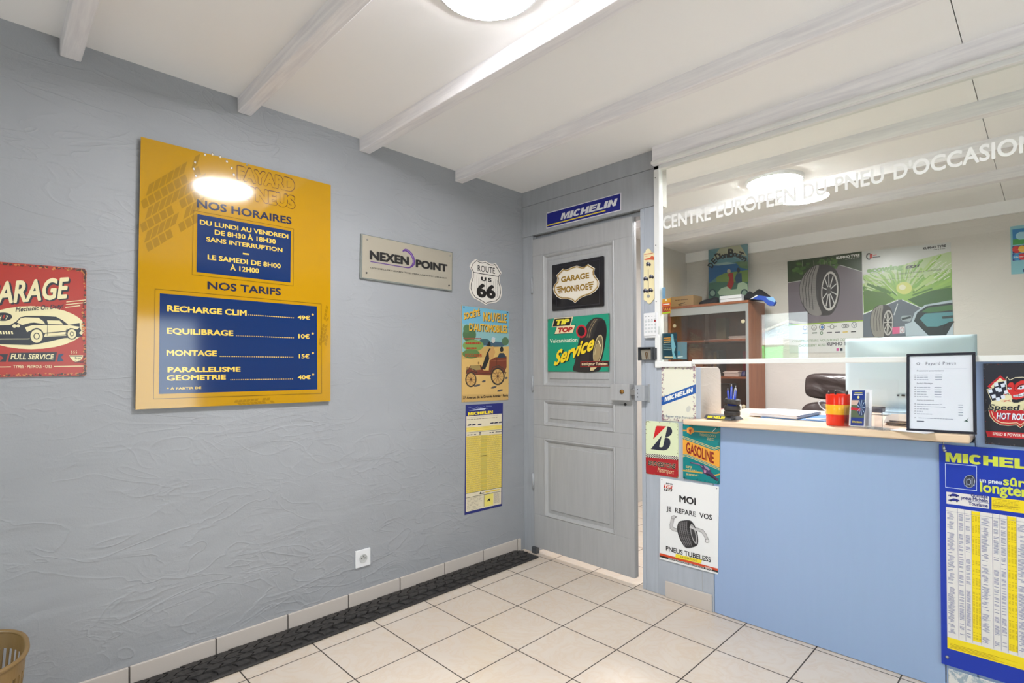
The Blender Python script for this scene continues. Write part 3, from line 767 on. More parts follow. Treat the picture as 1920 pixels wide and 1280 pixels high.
for k in range(N_):
    f = (k + .3) / N_
    ya, yb = 780 + (800 + D_ - 780) * f, 726 + (672 + D_ - 726) * f
    s.line([(150 - 4 * f, ya), (858 - 6 * f, yb)], 11, YROW if k % 2 else (206, 176, 70), 3)
    s.scribble(160, ya + 11, 850, ya + 12, (176, 160, 110), 1, 4, 4, k, .9, 14, (yb - ya) / 705)
s.poly([(440, 758), (565, 748), (560, 725 + D_), (436, 748 + D_)], (206, 186, 84), 3)
s.line([(146, 802 + D_), (852, 672 + D_)], 7, KK, 4); s.line([(144, 890 + D_), (852, 752 + D_)], 7, KK, 4)
s.poly([(530, 760 + D_), (815, 706 + D_), (812, 728 + D_), (532, 782 + D_)], YROW, 4)
s.poly([(415, 800 + D_), (430, 765 + D_), (455, 790 + D_), (510, 780 + D_), (510, 795 + D_), (420, 810 + D_)], KK, 4)
s.poly([(515, 830 + D_), (690, 795 + D_), (688, 1025 + D_), (512, 1062 + D_)], (230, 214, 110), 3)
s.poly([(570, 940 + D_), (595, 905 + D_), (628, 895 + D_), (626, 960 + D_), (600, 935 + D_), (580, 965 + D_)], KK, 4)
s.line([(508, 825 + D_), (505, 1065 + D_)], 6, (110, 96, 60), 4)
s.scribble(165, 900 + D_, 480, 1150 + D_, (150, 138, 122), 9, 6, 4, 9, .7, 5, -.2)
s.scribble(705, 800 + D_, 830, 1000 + D_, (168, 156, 150), 14, 5, 4, 11, .8, 3, -.2)
s.done('pressure_chart', 'tall narrow yellow-ruled tyre chart with blue top, below the motor car poster', 'poster')

# wall socket
so = thing('wall_socket', 'white square mains socket low on the grey left wall', 'socket', (0, -1.157, .245))
obj('cover_plate', B1(0, .009, -1.199, -1.115, .202, .290), M_wplast, so, bevel=.003)
q = on_x(681, 1044, .01)
bm = lathe(bmesh.new(), [(.0215, 0), (.0215, .0035), (.0185, .0035), (.0185, .0012)], (.009, -1.157, .246), 28, 0, Matrix.Rotation(math.pi / 2, 4, 'Y'))
obj('outlet', bm, mat('socket_well', rgb(190, 190, 188), .4), so)
for dy, dz in ((-.0095, 0), (.0095, 0)):
    obj('contact_hole', lathe(bmesh.new(), [(.003, 0), (.003, .0006)], (.0103, -1.157 + dy, .246 + dz), 10, 0, Matrix.Rotation(math.pi / 2, 4, 'Y')), M_black, so)
obj('earth_pin', lathe(bmesh.new(), [(.0028, 0), (.0028, .008), (.0015, .009)], (.0103, -1.157, .257), 10, 0, Matrix.Rotation(math.pi / 2, 4, 'Y')), M_steel, so, True)

# strip of tyre tread along the foot of the wall
ts = thing('tyre_tread_strip', 'long black strip of tyre tread lying along the foot of the grey wall', 'rubber strip', (.1, -1.3, 0))
M_rub = mat('black_rubber', rgb(46, 44, 44), .62); nt_ = NT(M_rub); nz = nt_.noise(nt_.co(), 60, 4, .2); nt_.bump(nz, .25, .003)
nt_.l(nt_.mix(nt_.ramp(nz, .35, .75), rgb(36, 34, 34), rgb(64, 60, 58)), nt_.p.inputs['Base Color'])
obj('carcass', B1(.012, .182, -2.40, -.022, .001, .010), M_rub, ts, bevel=.004)
bm = bmesh.new(); r = random.Random(3)
for row, xa in enumerate((.016, .054, .092)):
    y = -2.39 + (row % 2) * .03
    while y < -.075:
        L = .052; w_ = .035; sk = .018
        pts = [(xa, y), (xa + w_ * .5, y + sk), (xa + w_, y), (xa + w_, y + L), (xa + w_ * .5, y + L + sk), (xa, y + L)] if row != 1 else [(xa, y + sk), (xa + w_ * .5, y), (xa + w_, y + sk), (xa + w_, y + L + sk), (xa + w_ * .5, y + L), (xa, y + L + sk)]
        zt = .0205 + r.random() * .0025
        extrude_poly(bm, pts, lambda u, v: Vector((u, v, .009)), lambda u, v: Vector((u, v, zt)))
        y += L + .0075
obj('tread_blocks', bm, M_rub, ts)
bm = bmesh.new(); y = -2.39
while y < -.09:
    extrude_poly(bm, [(.130, y), (.150, y + .012), (.166, y + .012), (.166, y + .060), (.150, y + .060), (.130, y + .052)], lambda u, v: Vector((u, v, .009)), lambda u, v: Vector((u, v, .0165))); y += .072
obj('shoulder_blocks', bm, M_rub, ts)

# basket
wb = thing('waste_basket', 'brown slatted plastic waste basket standing at the grey wall, cut by the photo edge', 'basket', (.155, -2.56, 0))
M_bsk = mat('brown_plastic', rgb(128, 101, 60), .4)
bc = Vector((.215, -2.615, 0)); HB = .36
def rimpt(k, n, z, off=0.0):
    a = 2 * math.pi * k / n; f = .80 + .20 * z / HB
    c, d = math.cos(a), math.sin(a); e = 2 / 2.6
    return bc + Vector(((.19 * f + off) * math.copysign(abs(c) ** e, c), (.18 * f + off) * math.copysign(abs(d) ** e, d), z))
bm = bmesh.new(); NS = 44
for i in range(NS):
    vs = []
    for z, w_ in ((.01, .22), (HB - .04, .22)):
        for sk, off in ((-w_, 0), (w_, 0), (w_, -.0025), (-w_, -.0025)): vs.append(bm.verts.new(rimpt(i + sk, NS, z, off)))
    for f in ((0, 1, 5, 4), (1, 2, 6, 5), (2, 3, 7, 6), (3, 0, 4, 7)): bm.faces.new([vs[k] for k in f])
for z0, z1 in ((.001, .03), (.15, .172), (HB - .05, HB)):
    rows = [[bm.verts.new(rimpt(k, 88, z, off)) for k in range(88)] for z, off in ((z0, 0), (z1, 0), (z1, -.003), (z0, -.003))]
    for a, b in zip(rows, rows[1:] + rows[:1]):
        for k in range(88): bm.faces.new((a[k], a[(k + 1) % 88], b[(k + 1) % 88], b[k]))
bm.faces.new([bm.verts.new(rimpt(k, 88, .003)) for k in range(88)])
obj('body', bm, M_bsk, wb)
obj('rim', tube(bmesh.new(), [rimpt(k, 88, HB) for k in range(88)], .0065, 10, 0, True), M_bsk, wb, True)

# ------------------------------------------------------------------ signs on the partition, the door and the counter
RX = Matrix.Rotation(math.pi / 2, 4, 'X')
def disc(bm, px, py, y, r, h, n=14, mi=0):
    q = on_y(px, py, y); return lathe(bm, [(r, 0), (r, h)], (q.x, y, q.z), n, mi, RX)
# blue sticker over the door
s = back_sign(YW); s.rough = .3; s.crop(970, 280, 7.111)
s.slab([(390, 845), (1384, 575), (1382, 812), (388, 1056)], .0008, (222, 222, 226))
DB = (22, 30, 130)
s.poly([(398, 856), (1374, 588), (1372, 802), (396, 1044)], DB, 1)
s.block('MICHELIN', (575, 942), (1338, 650), (222, 222, 226), 2, shear=.35)
s.line([(400, 1016), (1172, 816)], 15, (232, 206, 60), 2)
s.done('logo_sticker', 'long blue sticker with white slanted lettering on the boards over the door', 'sticker')
# black enamel sign
GOLD, IVO, ENB = (146, 112, 36), (228, 220, 206), (26, 24, 28)
s = back_sign(DY0 + .004); s.rough = .12; s.crop(1020, 470, 10.67)
s.slab([(160, 305), (172, 288), (1176, 102), (1190, 112), (1190, 1092), (1178, 1106), (176, 1204), (165, 1192)], .009, ENB)
s.line([(245, 330), (1110, 175), (1110, 1060), (245, 1140)], 14, (44, 42, 48), 1, True)
shd = [(380, 355), (415, 378), (460, 375), (560, 325), (660, 300), (760, 325), (820, 320), (882, 265), (1020, 350), (1003, 410), (1006, 465), (1050, 535), (1098, 600), (1106, 655), (1095, 725), (1040, 800), (940, 870), (830, 905), (740, 940), (670, 1000), (625, 1047), (560, 990), (470, 965), (340, 965), (260, 922), (200, 840), (183, 760), (200, 690), (258, 620), (270, 545), (248, 490)]
s.poly(shd, IVO, 1); c0 = (640, 640)
s.line([(c0[0] + (x - c0[0]) * .945, c0[1] + (y - c0[1]) * .94) for x, y in shd], 20, GOLD, 2, True)
s.line([(c0[0] + (x - c0[0]) * .895, c0[1] + (y - c0[1]) * .885) for x, y in shd], 5, (196, 180, 140), 2, True)
s.text('GARAGE', (342, 634), (905, 430), GOLD, 3, .045); s.text('MONROE', (348, 850), (892, 648), GOLD, 3, .04)
for a, b in (((258, 735), (348, 716)), ((268, 775), (344, 758)), ((285, 812), (338, 800)), ((300, 848), (332, 841)), ((892, 642), (995, 621)), ((902, 686), (982, 669)), ((912, 728), (968, 716)), ((922, 768), (948, 762))): s.line([a, b], 26, GOLD, 3)
s.done('enamel_sign', 'black enamel sign with an ivory and gold shield, upper of the two on the door', 'sign')
# green tin sign
TEAL, DKB = (26, 146, 116), (30, 26, 28)
s = back_sign(DY0 + .004); s.rough = .3; s.crop(1020, 580, 10.67)
s.slab([(75, 192), (1305, 75), (1300, 1242), (75, 1242)], .004, TEAL)
s.soft([(840, 340), (900, 245), (1000, 172), (1090, 160), (1180, 190), (1235, 270), (1257, 420), (1240, 600), (1205, 800), (1150, 1040), (1085, 1236), (605, 1236), (620, 1050), (660, 800), (715, 570), (800, 420)], (46, 42, 40), 1)
s.poly([(1085, 250), (1150, 205), (1215, 240), (1250, 400), (1235, 600), (1180, 880), (1100, 1236), (905, 1236), (900, 1000), (935, 760), (1000, 500)], DKB, 2)
for k, c in enumerate(((150, 132, 100), (90, 82, 72), (170, 150, 112), (80, 72, 66))):
    s.line([(862 + k * 22, 560), (895 + k * 22, 400), (960 + k * 24, 265), (1020 + k * 20, 195)], 9, c, 3)
s.ell(1085, 800, 92, 300, (186, 170, 128), 3, 9); s.ell(1085, 800, 76, 272, (112, 98, 72), 4, 9); s.ell(1070, 860, 62, 190, (156, 136, 96), 5, 9); s.line([(1090, 620), (1140, 740)], 18, (232, 216, 170), 6); s.line([(1050, 700), (1020, 900)], 10, (206, 188, 140), 6)
s.ell(752, 437, 108, 132, (186, 36, 48), 5); s.ell(750, 437, 74, 96, DKB, 6)
CR2 = (236, 214, 172)
s.poly([(205, 178), (585, 145), (530, 325), (640, 300), (582, 475), (205, 500), (255, 345), (160, 362)], DKB, 2)
s.poly([(205, 176), (585, 143), (532, 318), (158, 356)], CR2, 3); s.poly([(216, 190), (562, 160), (520, 318), (176, 342)], DKB, 4)
s.poly([(262, 345), (626, 312), (577, 466), (215, 490)], CR2, 4)
s.text('TIP', (240, 312), (517, 182), (236, 220, 60), 5, .07, .2); s.text('TOP', (285, 464), (577, 346), (170, 32, 32), 5, .07, .2)
s.text('Vulcanisation', (118, 672), (674, 562), (222, 226, 206), 5, .015)
for sh2, c, l in ((14, DKB, 6), (0, (236, 204, 40), 8)):
    s.text('Service', (200, 1135), (1000, 800), c, l, .035 if not sh2 else .045, .3, (225, 845), dx=sh2, dy=sh2)
s.poly([(735, 1042), (1302, 1024), (1302, 1138), (730, 1152)], (140, 28, 24), 6); s.poly([(750, 1058), (1302, 1042), (1302, 1122), (745, 1136)], (40, 14, 16), 7)
s.text('aussi pour Tubeless', (758, 1118), (1276, 1054), CR2, 8, .02)
s.poly([(930, 1160), (1065, 1150), (985, 1225), (925, 1225)], (206, 188, 140), 4)
s.wear((96, 70, 48), 70, .004, 6, 9)
s.done('green_tin_sign', 'green tin sign with a big black tyre, lower of the two on the door', 'sign')
# thermometer
s = back_sign(YW); s.rough = .3; s.crop(1190, 450, 5.333)
CRE = (232, 220, 176)
s.slab([(90, 132), (108, 120), (112, 100), (125, 88), (138, 85), (156, 98), (164, 118), (196, 130), (196, 586), (176, 606), (166, 622), (150, 636), (132, 632), (118, 612), (100, 604), (90, 594)], .006, CRE)
s.text('MONACO', (98, 148), (182, 124), (206, 46, 36), 2, .04); s.text('1930', (104, 168), (130, 154), (206, 46, 36), 2)
s.poly([(90, 192), (150, 176), (172, 156), (194, 168), (194, 200), (150, 196), (110, 200)], (206, 96, 66), 1)
for x, y in ((138, 240), (112, 385), (168, 365), (110, 505), (160, 500)):
    s.poly([(x - 26, y - 4), (x - 8, y - 22), (x + 14, y - 14), (x + 26, y + 2), (x + 20, y + 18), (x - 10, y + 14)], (70, 72, 92), 2); s.ell(x - 14, y + 10, 9, 11, KK, 3); s.ell(x + 14, y + 12, 8, 10, KK, 3); s.ell(x + 2, y - 8, 8, 6, (190, 192, 200), 3)
th = s.done('thermometer', 'cream tin thermometer with little racing cars on the grey post', 'thermometer')
qa, qb = on_y(1215.5, 505, YW - .008), on_y(1215.7, 551, YW - .008)
obj('glass_tube', tube(bmesh.new(), [qa, qb], .0018, 8), mat('tube_glass', rgb(170, 160, 150), .15), th, True)
q = on_y(1215.8, 555, YW - .006)
obj('bulb_window', lathe(bmesh.new(), [(.009, 0), (.009, .003), (.006, .003)], (q.x, YW - .006, q.z), 20, 0, RX), M_alu, th)
# alarm keypad
kp = thing('keypad', 'white alarm keypad with round keys and one red key on the grey post', 'keypad', (.955, YW, 1.44))
a, b = on_y(1206.0, 587, YW - .022), on_y(1232.5, 633, YW - .022)
obj('housing', B1(a.x, b.x + .006, YW - .0195, YW - .0005, b.z, a.z), M_wplast, kp, bevel=.006, seg=3)
obj('faceplate', B1(a.x + .003, b.x - .008, YW - .024, YW - .0197, b.z + .012, a.z - .003), M_wplast, kp, bevel=.002)
obj('hinged_cover', B1(b.x + .0065, b.x + .0105, YW - .027, YW - .0195, b.z + .02, b.z + .06), mat('pale_plastic', rgb(206, 208, 206), .4), kp, bevel=.002)
for j in range(4):
    for i in range(4):
        x = a.x + .017 + i * .0185; z = b.z + .035 + j * .0185
        red = (i == 3 and j == 3)
        obj('key', lathe(bmesh.new(), [(.0058, 0), (.0058, .002), (.0045, .003)], (x, YW - .024, z), 12, 0, RX), mat('red_key', rgb(150, 30, 40), .4) if red else mat('grey_key', rgb(200, 204, 206), .5), kp, label='red key' if red else None)
for j in range(2):
    for i in range(4): obj('indicator', B1(a.x + .014 + i * .0185, a.x + .020 + i * .0185, YW - .0248, YW - .024, a.z - .022 - j * .016, a.z - .020 - j * .016), M_dgrey, kp)
# grey badge box
bb = thing('badge_reader', 'dark grey open-fronted box with a keyhole plate under the keypad', 'wall box', (.93, YW, 1.28))
a, b = on_y(1196, 651, YW - .05), on_y(1226, 675, YW - .05)
bm = bmesh.new(); x0, x1, z0, z1 = a.x, b.x - .014, b.z, a.z
box(bm, x0, x1, YW - .012, YW, z0, z1); box(bm, x0, x1, YW - .052, YW - .012, z1 - .006, z1); box(bm, x0, x0 + .004, YW - .052, YW - .012, z0, z1 - .006); box(bm, x1 - .004, x1, YW - .052, YW - .012, z0, z1 - .006); box(bm, x0, x1, YW - .02, YW - .012, z0, z0 + .006)
obj('hood', bm, M_dgrey, bb, bevel=.001)
obj('side_box', B1(x1, x1 + .014, YW - .03, YW, z0 + .002, z1 - .005), M_dgrey, bb, bevel=.002)
Mr = Matrix.Translation(Vector(((x0 + x1) / 2, YW - .025, (z0 + z1) / 2))) @ Matrix.Rotation(math.radians(14), 4, 'X')
obj('keyhole_plate', box(bmesh.new(), x0 / 2 - x1 / 2 + .006, x1 / 2 - x0 / 2 - .006, -.003, .003, -.032, .024, 0, Mr), mat('warm_grey_plastic', rgb(150, 144, 132), .5), bb)
pts = [Mr @ Vector((.006 * c, -.006, -.012 + k)) for c, k in ((-1, -.014), (-1, .016), (-.5, .022), (.5, .022), (1, .016), (1, -.014))]
obj('wire_loop', tube(bmesh.new(), pts, .0018, 6), M_brass, bb, True)
# white tin sign with the blue band (the figure on it is left out)
WT, BAND, PUR2 = (224, 222, 204), (24, 84, 160), (140, 104, 118)
s = back_sign(YW); s.rough = .3; s.crop(1230, 670, 9.847)
s.slab([(100, 170), (115, 152), (712, 146), (728, 160), (735, 1180), (722, 1196), (118, 1166), (105, 1150)], .004, WT)
s.poly([(100, 735), (732, 494), (733, 660), (102, 888)], BAND, 2)
s.block('MICHELIN', (160, 817), (683, 634), (232, 232, 226), 3, (158, 738), shear=.1)
s.text('A Better Way Forward', (128, 1092), (690, 1136), (66, 96, 130), 3, .0, 0, (128, 1054))
s.wear((176, 160, 160), 160, .012, 8, 1); s.wear(PUR2, 240, .0062, 18, 3); s.wear((176, 150, 152), 70, .004, 9, 6); s.ell(600, 950, 40, 60, (200, 200, 190), 1, 20); s.ell(210, 180, 14, 12, PUR2, 1)
s.done('white_tin_sign', 'cream tin sign with slanted blue band and purple worn edges, above mint sign', 'sign')
# letter B tin sign
s = back_sign(YW); s.rough = .3; s.crop(1205, 780, 9.847)
MINT, RD2, NV2 = (216, 224, 186), (168, 32, 38), (40, 44, 60)
s.slab([(55, 100), (70, 84), (640, 122), (656, 140), (660, 1126), (645, 1142), (80, 1062), (62, 1046)], .004, MINT)
s.poly([(58, 750), (658, 812), (660, 1124), (645, 1140), (80, 1060), (63, 1046)], RD2, 1)
s.poly([(57, 684), (657, 742), (658, 812), (58, 750)], (232, 230, 214), 2)
for j in range(4):
    for i in range(30):
        if (i + j) % 2: continue
        x0_, x1_ = 57 + i * 20, 77 + i * 20; yo = lambda x, k: 684 + (x - 57) * .0985 + (66 + (x - 57) * .006) * k / 4
        s.poly([(x0_, yo(x0_, j)), (x1_, yo(x1_, j)), (x1_, yo(x1_, j + 1)), (x0_, yo(x0_, j + 1))], KK, 3)
s.poly([(248, 195), (264, 178), (435, 186), (195, 425), (238, 220)], (200, 30, 34), 2)
s.poly([(460, 189), (500, 197), (530, 222), (545, 260), (546, 295), (530, 335), (495, 368), (450, 386), (414, 393)], NV2, 2)
s.poly([(150, 606), (355, 355), (307, 560), (318, 571), (345, 574), (368, 566), (380, 540), (411, 396), (450, 396), (486, 410), (510, 445), (515, 500), (500, 555), (470, 600), (435, 622), (390, 633), (300, 628)], NV2, 2)
s.text('BRIDGESTONE', (100, 902), (612, 884), (206, 190, 160), 2, .07, .2); s.text('BRIDGESTONE', (103, 900), (609, 886), KK, 3, .03, .2)
s.text('Motorsport', (275, 1024), (578, 982), (226, 206, 160), 3, .0, .4)
s.wear((118, 104, 84), 80, .004, 11, 6)
s.done('letter_tin_sign', 'mint and red tin sign with a large letter B above a checker stripe', 'sign')
# gasoline tin sign
s = back_sign(YW - .003); s.rough = .25; s.crop(1205, 780, 9.847)
TL, ORG, DRD = (12, 124, 126), (226, 160, 56), (134, 30, 28)
s.slab([(740, 140), (1427, 190), (1420, 1244), (1404, 1258), (762, 1152), (745, 1134)], .004, TL)
s.poly([(741, 415), (1325, 638), (1424, 606), (1421, 950), (800, 690), (743, 706)], ORG, 1)
YS = (206, 190, 120)
for d in (0, 26):
    s.line([(741, 368 + d), (1325, 584 + d), (1424, 552 + d)], 10, YS, 1); s.line([(743, 722 + d), (800, 706 + d), (1421, 966 + d)], 10, YS, 1)
s.line([(742, 262), (815, 266)], 26, (196, 150, 76), 1); s.line([(945, 278), (1050, 286), (1360, 310), (1425, 290)], 22, (196, 150, 76), 1)
s.line([(745, 1000), (1100, 1045)], 26, (196, 158, 70), 1); s.line([(1265, 1080), (1340, 1092), (1421, 1070)], 26, (196, 158, 70), 1)
s.poly([(880, 195), (945, 232), (945, 300), (885, 338), (818, 298), (818, 225)], (230, 150, 60), 3); s.poly([(850, 250), (905, 245), (895, 285), (880, 330), (868, 290)], (170, 70, 40), 4)
s.text('GASOLINE', (805, 668), (1316, 880), DRD, 3, .03, 0, (805, 468))
s.text("THE BIKER'S CHOICE", (1055, 362), (1354, 346), YS, 3, .0); s.scribble(1190, 385, 1350, 445, YS, 2, 9, 3, 3, .8, 4, .1)
s.text('SUPER', (800, 950), (915, 925), YS, 3, .02); s.scribble(800, 965, 1010, 1000, YS, 1, 12, 3, 4, .9, 5, .1); s.scribble(805, 1052, 1040, 1092, YS, 2, 10, 3, 5, .9, 6, .1)
s.poly([(872, 852), (900, 845), (1000, 862), (1080, 890), (1130, 905), (1190, 930), (1250, 985), (1262, 1030), (1410, 1170), (1380, 1200), (1240, 1085), (1205, 1105), (1160, 1070), (1125, 1060), (1108, 985), (1060, 915), (980, 885), (880, 872)], (74, 56, 90), 4)
s.poly([(1130, 905), (1190, 930), (1245, 985), (1220, 1000), (1150, 950)], (150, 136, 160), 5); s.poly([(1130, 985), (1180, 1000), (1170, 1050), (1135, 1040)], (176, 120, 150), 5)
s.line([(905, 856), (1040, 885), (1110, 930)], 8, (170, 140, 160), 5); s.poly([(1150, 1050), (1230, 1060), (1390, 1190), (1360, 1190), (1210, 1090)], (46, 34, 52), 5)
s.line([(1285, 290), (1350, 225)], 10, (220, 236, 236), 5)
s.wear((14, 84, 86), 60, .006, 12, 2)
s.done('gasoline_tin_sign', 'teal tin sign with an orange band and a fuel nozzle under the counter edge', 'sign')
# white tyre repair poster
s = back_sign(YW - .003); s.rough = .35; s.crop(1225, 890, 6.738)
s.slab([(90, 36), (828, 150), (815, 1256), (78, 1060)], .003, (232, 232, 232))
IK = (30, 28, 30)
s.text('REMA', (160, 114), (243, 110), IK, 2, .04, .2); s.poly([(138, 122), (243, 136), (235, 178), (128, 160)], (200, 52, 40), 2); s.text('TIP', (142, 158), (232, 140), (236, 232, 226), 3, .04, .2)
s.poly([(142, 166), (242, 180), (233, 212), (134, 197)], IK, 2); s.text('TOP', (146, 196), (232, 182), (236, 232, 226), 3, .04, .2)
s.text('MOI', (330, 343), (536, 292), IK, 2, .03); s.text('JE  REPARE  VOS', (165, 452), (742, 506), IK, 2, .02); s.text('PNEUS TUBELESS', (160, 955), (728, 1042), IK, 2, .02)
GA, GB = (196, 194, 194), (120, 118, 118)
for P_, wd in (([(305, 700), (262, 690), (230, 668), (228, 630), (244, 560)], 42), ([(490, 672), (560, 690), (620, 710), (655, 760), (680, 820)], 40)):
    s.line(P_, wd, GB, 2); s.line(P_, wd - 10, GA, 3)
s.ell(256, 534, 30, 22, GB, 3, -20); s.ell(256, 534, 24, 17, GA, 4, -20); s.line([(270, 548), (298, 524)], 10, GB, 3); s.ell(680, 832, 28, 26, GB, 4); s.ell(682, 832, 21, 19, (220, 218, 218), 5)
s.soft([(312, 615), (345, 582), (450, 572), (500, 602), (545, 690), (567, 790), (560, 882), (500, 914), (420, 922), (370, 872), (325, 780), (302, 690)], (52, 50, 52), 4)
s.poly([(440, 580), (482, 600), (530, 690), (550, 800), (540, 890), (505, 912), (480, 850), (450, 720), (430, 640)], (30, 28, 30), 5)
s.ell(512, 745, 34, 130, (168, 166, 166), 6, -14); s.ell(510, 745, 22, 104, (60, 58, 60), 7, -14); s.line([(470, 655), (560, 700)], 26, GA, 7)
for k in range(5):
    s.line([(330 + k * 24, 602 - k * 4), (325 + k * 24, 680), (350 + k * 24, 790), (400 + k * 22, 895)], 4, (150, 148, 150), 6)
for k in range(12): s.line([(312 + k * 7, 640 + k * 22), (430 + k * 6, 615 + k * 22)], 3, (110, 108, 110), 6)
s.poly([(81, 984), (817, 1184), (816, 1212), (80, 1012)], (206, 70, 34), 2); s.poly([(80, 1012), (816, 1212), (816, 1234), (79, 1034)], IK, 2)
s.poly([(285, 995), (615, 1074), (606, 1120), (279, 1042)], (236, 214, 50), 4); s.text('(A CHAUD)', (345, 1040), (556, 1092), (120, 104, 40), 5, 0, 0, (345, 1018))
s.text('SOCIETE FRANCAISE DES PRODUITS TIPTOP', (190, 1058), (748, 1210), (226, 224, 220), 3, .02, 0, (190, 1043)); s.text('TIPTOP', (650, 1172), (738, 1196), (226, 224, 220), 3, .03, 0, (650, 1152))
for x, y in ((108, 60), (802, 172)): s.ell(x, y, 6, 7, (120, 116, 112), 3)
s.done('repair_poster', 'white poster of a tyre with two arms, low on the grey stub wall', 'poster')
# black hot rod sign (crop of a wider sign)
s = back_sign(YW - .004); s.rough = .3; s.crop(1830, 660, 7.111)
BK2, RD3, CR3 = (40, 42, 52), (188, 36, 46), (224, 216, 176)
s.slab([(95, 152), (1130, 140), (1150, 1310), (120, 1222)], .004, BK2)
s.poly([(152, 455), (325, 308), (500, 455), (350, 620)], RD3, 1); s.poly([(196, 458), (322, 342), (470, 460), (340, 600)], CR3, 2)
s.poly([(140, 495), (235, 470), (240, 405), (420, 370), (440, 540), (375, 560), (365, 625), (210, 660)], CR3, 3); s.poly([(150, 500), (240, 480), (246, 412), (415, 380), (432, 535), (368, 553), (358, 618), (216, 650)], (34, 38, 54), 4)
for i, (x, y) in enumerate(((160, 502), (238, 415), (288, 490), (328, 425), (205, 572), (262, 610), (375, 388), (330, 580), (372, 515), (255, 478))):
    s.poly([(x, y), (x + 52, y - 12), (x + 62, y + 34), (x + 12, y + 46)], (214, 222, 236), 5)
s.poly([(200, 665), (420, 560), (640, 640), (1000, 660), (1000, 780), (200, 780)], CR3, 3)
s.line([(340, 652), (400, 645), (460, 655)], 7, RD3, 4); s.line([(370, 662), (450, 638)], 6, RD3, 4)
s.poly([(176, 772), (1000, 772), (1000, 860), (960, 920), (860, 958), (700, 940), (640, 958), (592, 998), (540, 960), (430, 970), (330, 960), (250, 915), (195, 850)], RD3, 4)
s.line([(208, 790), (225, 850), (270, 905), (340, 938), (440, 946), (545, 938), (592, 972), (640, 938), (720, 924), (860, 938)], 9, CR3, 5); s.line([(170, 772), (188, 852), (246, 922), (330, 968), (430, 978), (538, 968), (592, 1006), (644, 966), (700, 950)], 8, CR3, 5)
# grinning red devil head with horns
s.poly([(400, 420), (398, 350), (415, 325), (450, 368), (520, 335), (620, 330), (700, 345), (720, 290), (750, 350), (745, 560), (640, 640), (500, 676), (462, 660), (490, 610), (440, 560), (410, 500)], (226, 216, 186), 5)
s.poly([(408, 420), (405, 352), (418, 336), (448, 378), (520, 345), (620, 338), (700, 352), (740, 360), (740, 560), (640, 630), (500, 666), (474, 658), (500, 612), (446, 552), (418, 500)], (32, 34, 44), 6)
s.poly([(418, 440), (450, 405), (490, 402), (515, 440), (540, 410), (600, 378), (700, 372), (740, 420), (730, 540), (640, 606), (540, 632), (490, 625), (470, 575), (425, 525)], (204, 44, 44), 7)
s.poly([(420, 478), (450, 468), (480, 490), (440, 496)], (214, 222, 236), 8); s.poly([(550, 490), (590, 452), (640, 438), (668, 480), (600, 494)], (214, 222, 236), 8); s.ell(600, 470, 14, 14, KK, 9); s.ell(452, 482, 8, 8, KK, 9)
s.line([(540, 480), (590, 440), (660, 420)], 10, KK, 9); s.line([(415, 462), (470, 470)], 9, KK, 9); s.line([(520, 440), (510, 500), (530, 520), (590, 520)], 8, (130, 20, 30), 8)
s.poly([(495, 572), (560, 566), (640, 535), (700, 510), (690, 570), (600, 594), (498, 598)], (226, 230, 240), 8); s.line([(497, 585), (600, 580), (690, 548)], 5, KK, 9)
for x in (530, 565, 600, 635, 665): s.line([(x, 566 - (x - 530) * .25), (x, 596 - (x - 530) * .12)], 4, KK, 9)
s.poly([(475, 625), (540, 632), (640, 606), (640, 640), (560, 670), (500, 672)], (32, 34, 44), 9)
s.text('Speed Devil', (165, 770), (1020, 792), CR3, 9, .075, .15, (165, 690)); s.text('Speed Devil', (168, 768), (1017, 790), (34, 38, 50), 10, .03, .15, (168, 692))
s.text('HOT ROD', (275, 890), (668, 822), (40, 44, 110), 6, .045, .15, dx=4, dy=4); s.text('HOT ROD', (275, 890), (668, 822), (230, 232, 240), 7, .03, .15)
s.poly([(130, 1050), (1135, 1100), (1138, 1180), (152, 1128)], RD3, 2); s.text('SPEED & POWER BY', (222, 1106), (676, 1096), (230, 226, 220), 3, .02, .1)
s.wear((90, 84, 88), 60, .004, 13, 3); s.wear((130, 50, 50), 20, .003, 15, 3)
s.done('hot_rod_tin_sign', 'black tin sign with a red devil head and checkered flag beside the framed list', 'sign')
# large blue chart, crop 2.0 at (1700, 640)
BLU, YGR, CHW, CY = (16, 52, 168), (206, 214, 74), (222, 218, 216), (238, 212, 28)
s = back_sign(YW - .004); s.rough = .3; s.top = .006
z1c, z0c, x0c, x1c = .918, .098, 2.186, 2.79
s.slab([(x0c, z0c), (x1c, z0c), (x1c, z1c), (x0c, z1c)], .006, BLU, px=False)
s.crop(1750, 820, 7.111)
s.block('MICHELIN', (163, 320), (1595, 318), YGR, 2)
s.line([(160, 344), (577, 380), (577, 708), (164, 662)], 7, (200, 214, 240), 2, True)
for x, y, rx, ry in ((480, 585, 76, 84),):
    s.ell(x, y, rx, ry, (40, 44, 56), 2); s.ell(x + 30, y - 5, rx * .7, ry, (54, 58, 70), 1)
    for k in range(7): s.line([(x - 55 + k * 20, y - 62 + k * 4), (x - 62 + k * 22, y + 60)], 4, (170, 180, 200), 3)
    s.arc(x, y, rx * .95, ry * .95, 6, (180, 190, 210), 3); s.ell(x - 8, y + 6, 34, 42, (150, 160, 186), 4); s.ell(x - 8, y + 6, 24, 32, (50, 54, 70), 5)
s.text('un pneu', (618, 594), (912, 566), (222, 228, 236), 2, .03); s.text('sûr,', (930, 634), (1262, 552), YGR, 2, .03); s.text('longtemps', (622, 724), (1560, 684), YGR, 2, .03)
s.poly([(174, 722), (746, 786), (746, 952), (175, 880)], CHW, 2)
s.line([(440, 840), (745, 880)], 4, BLU, 3)
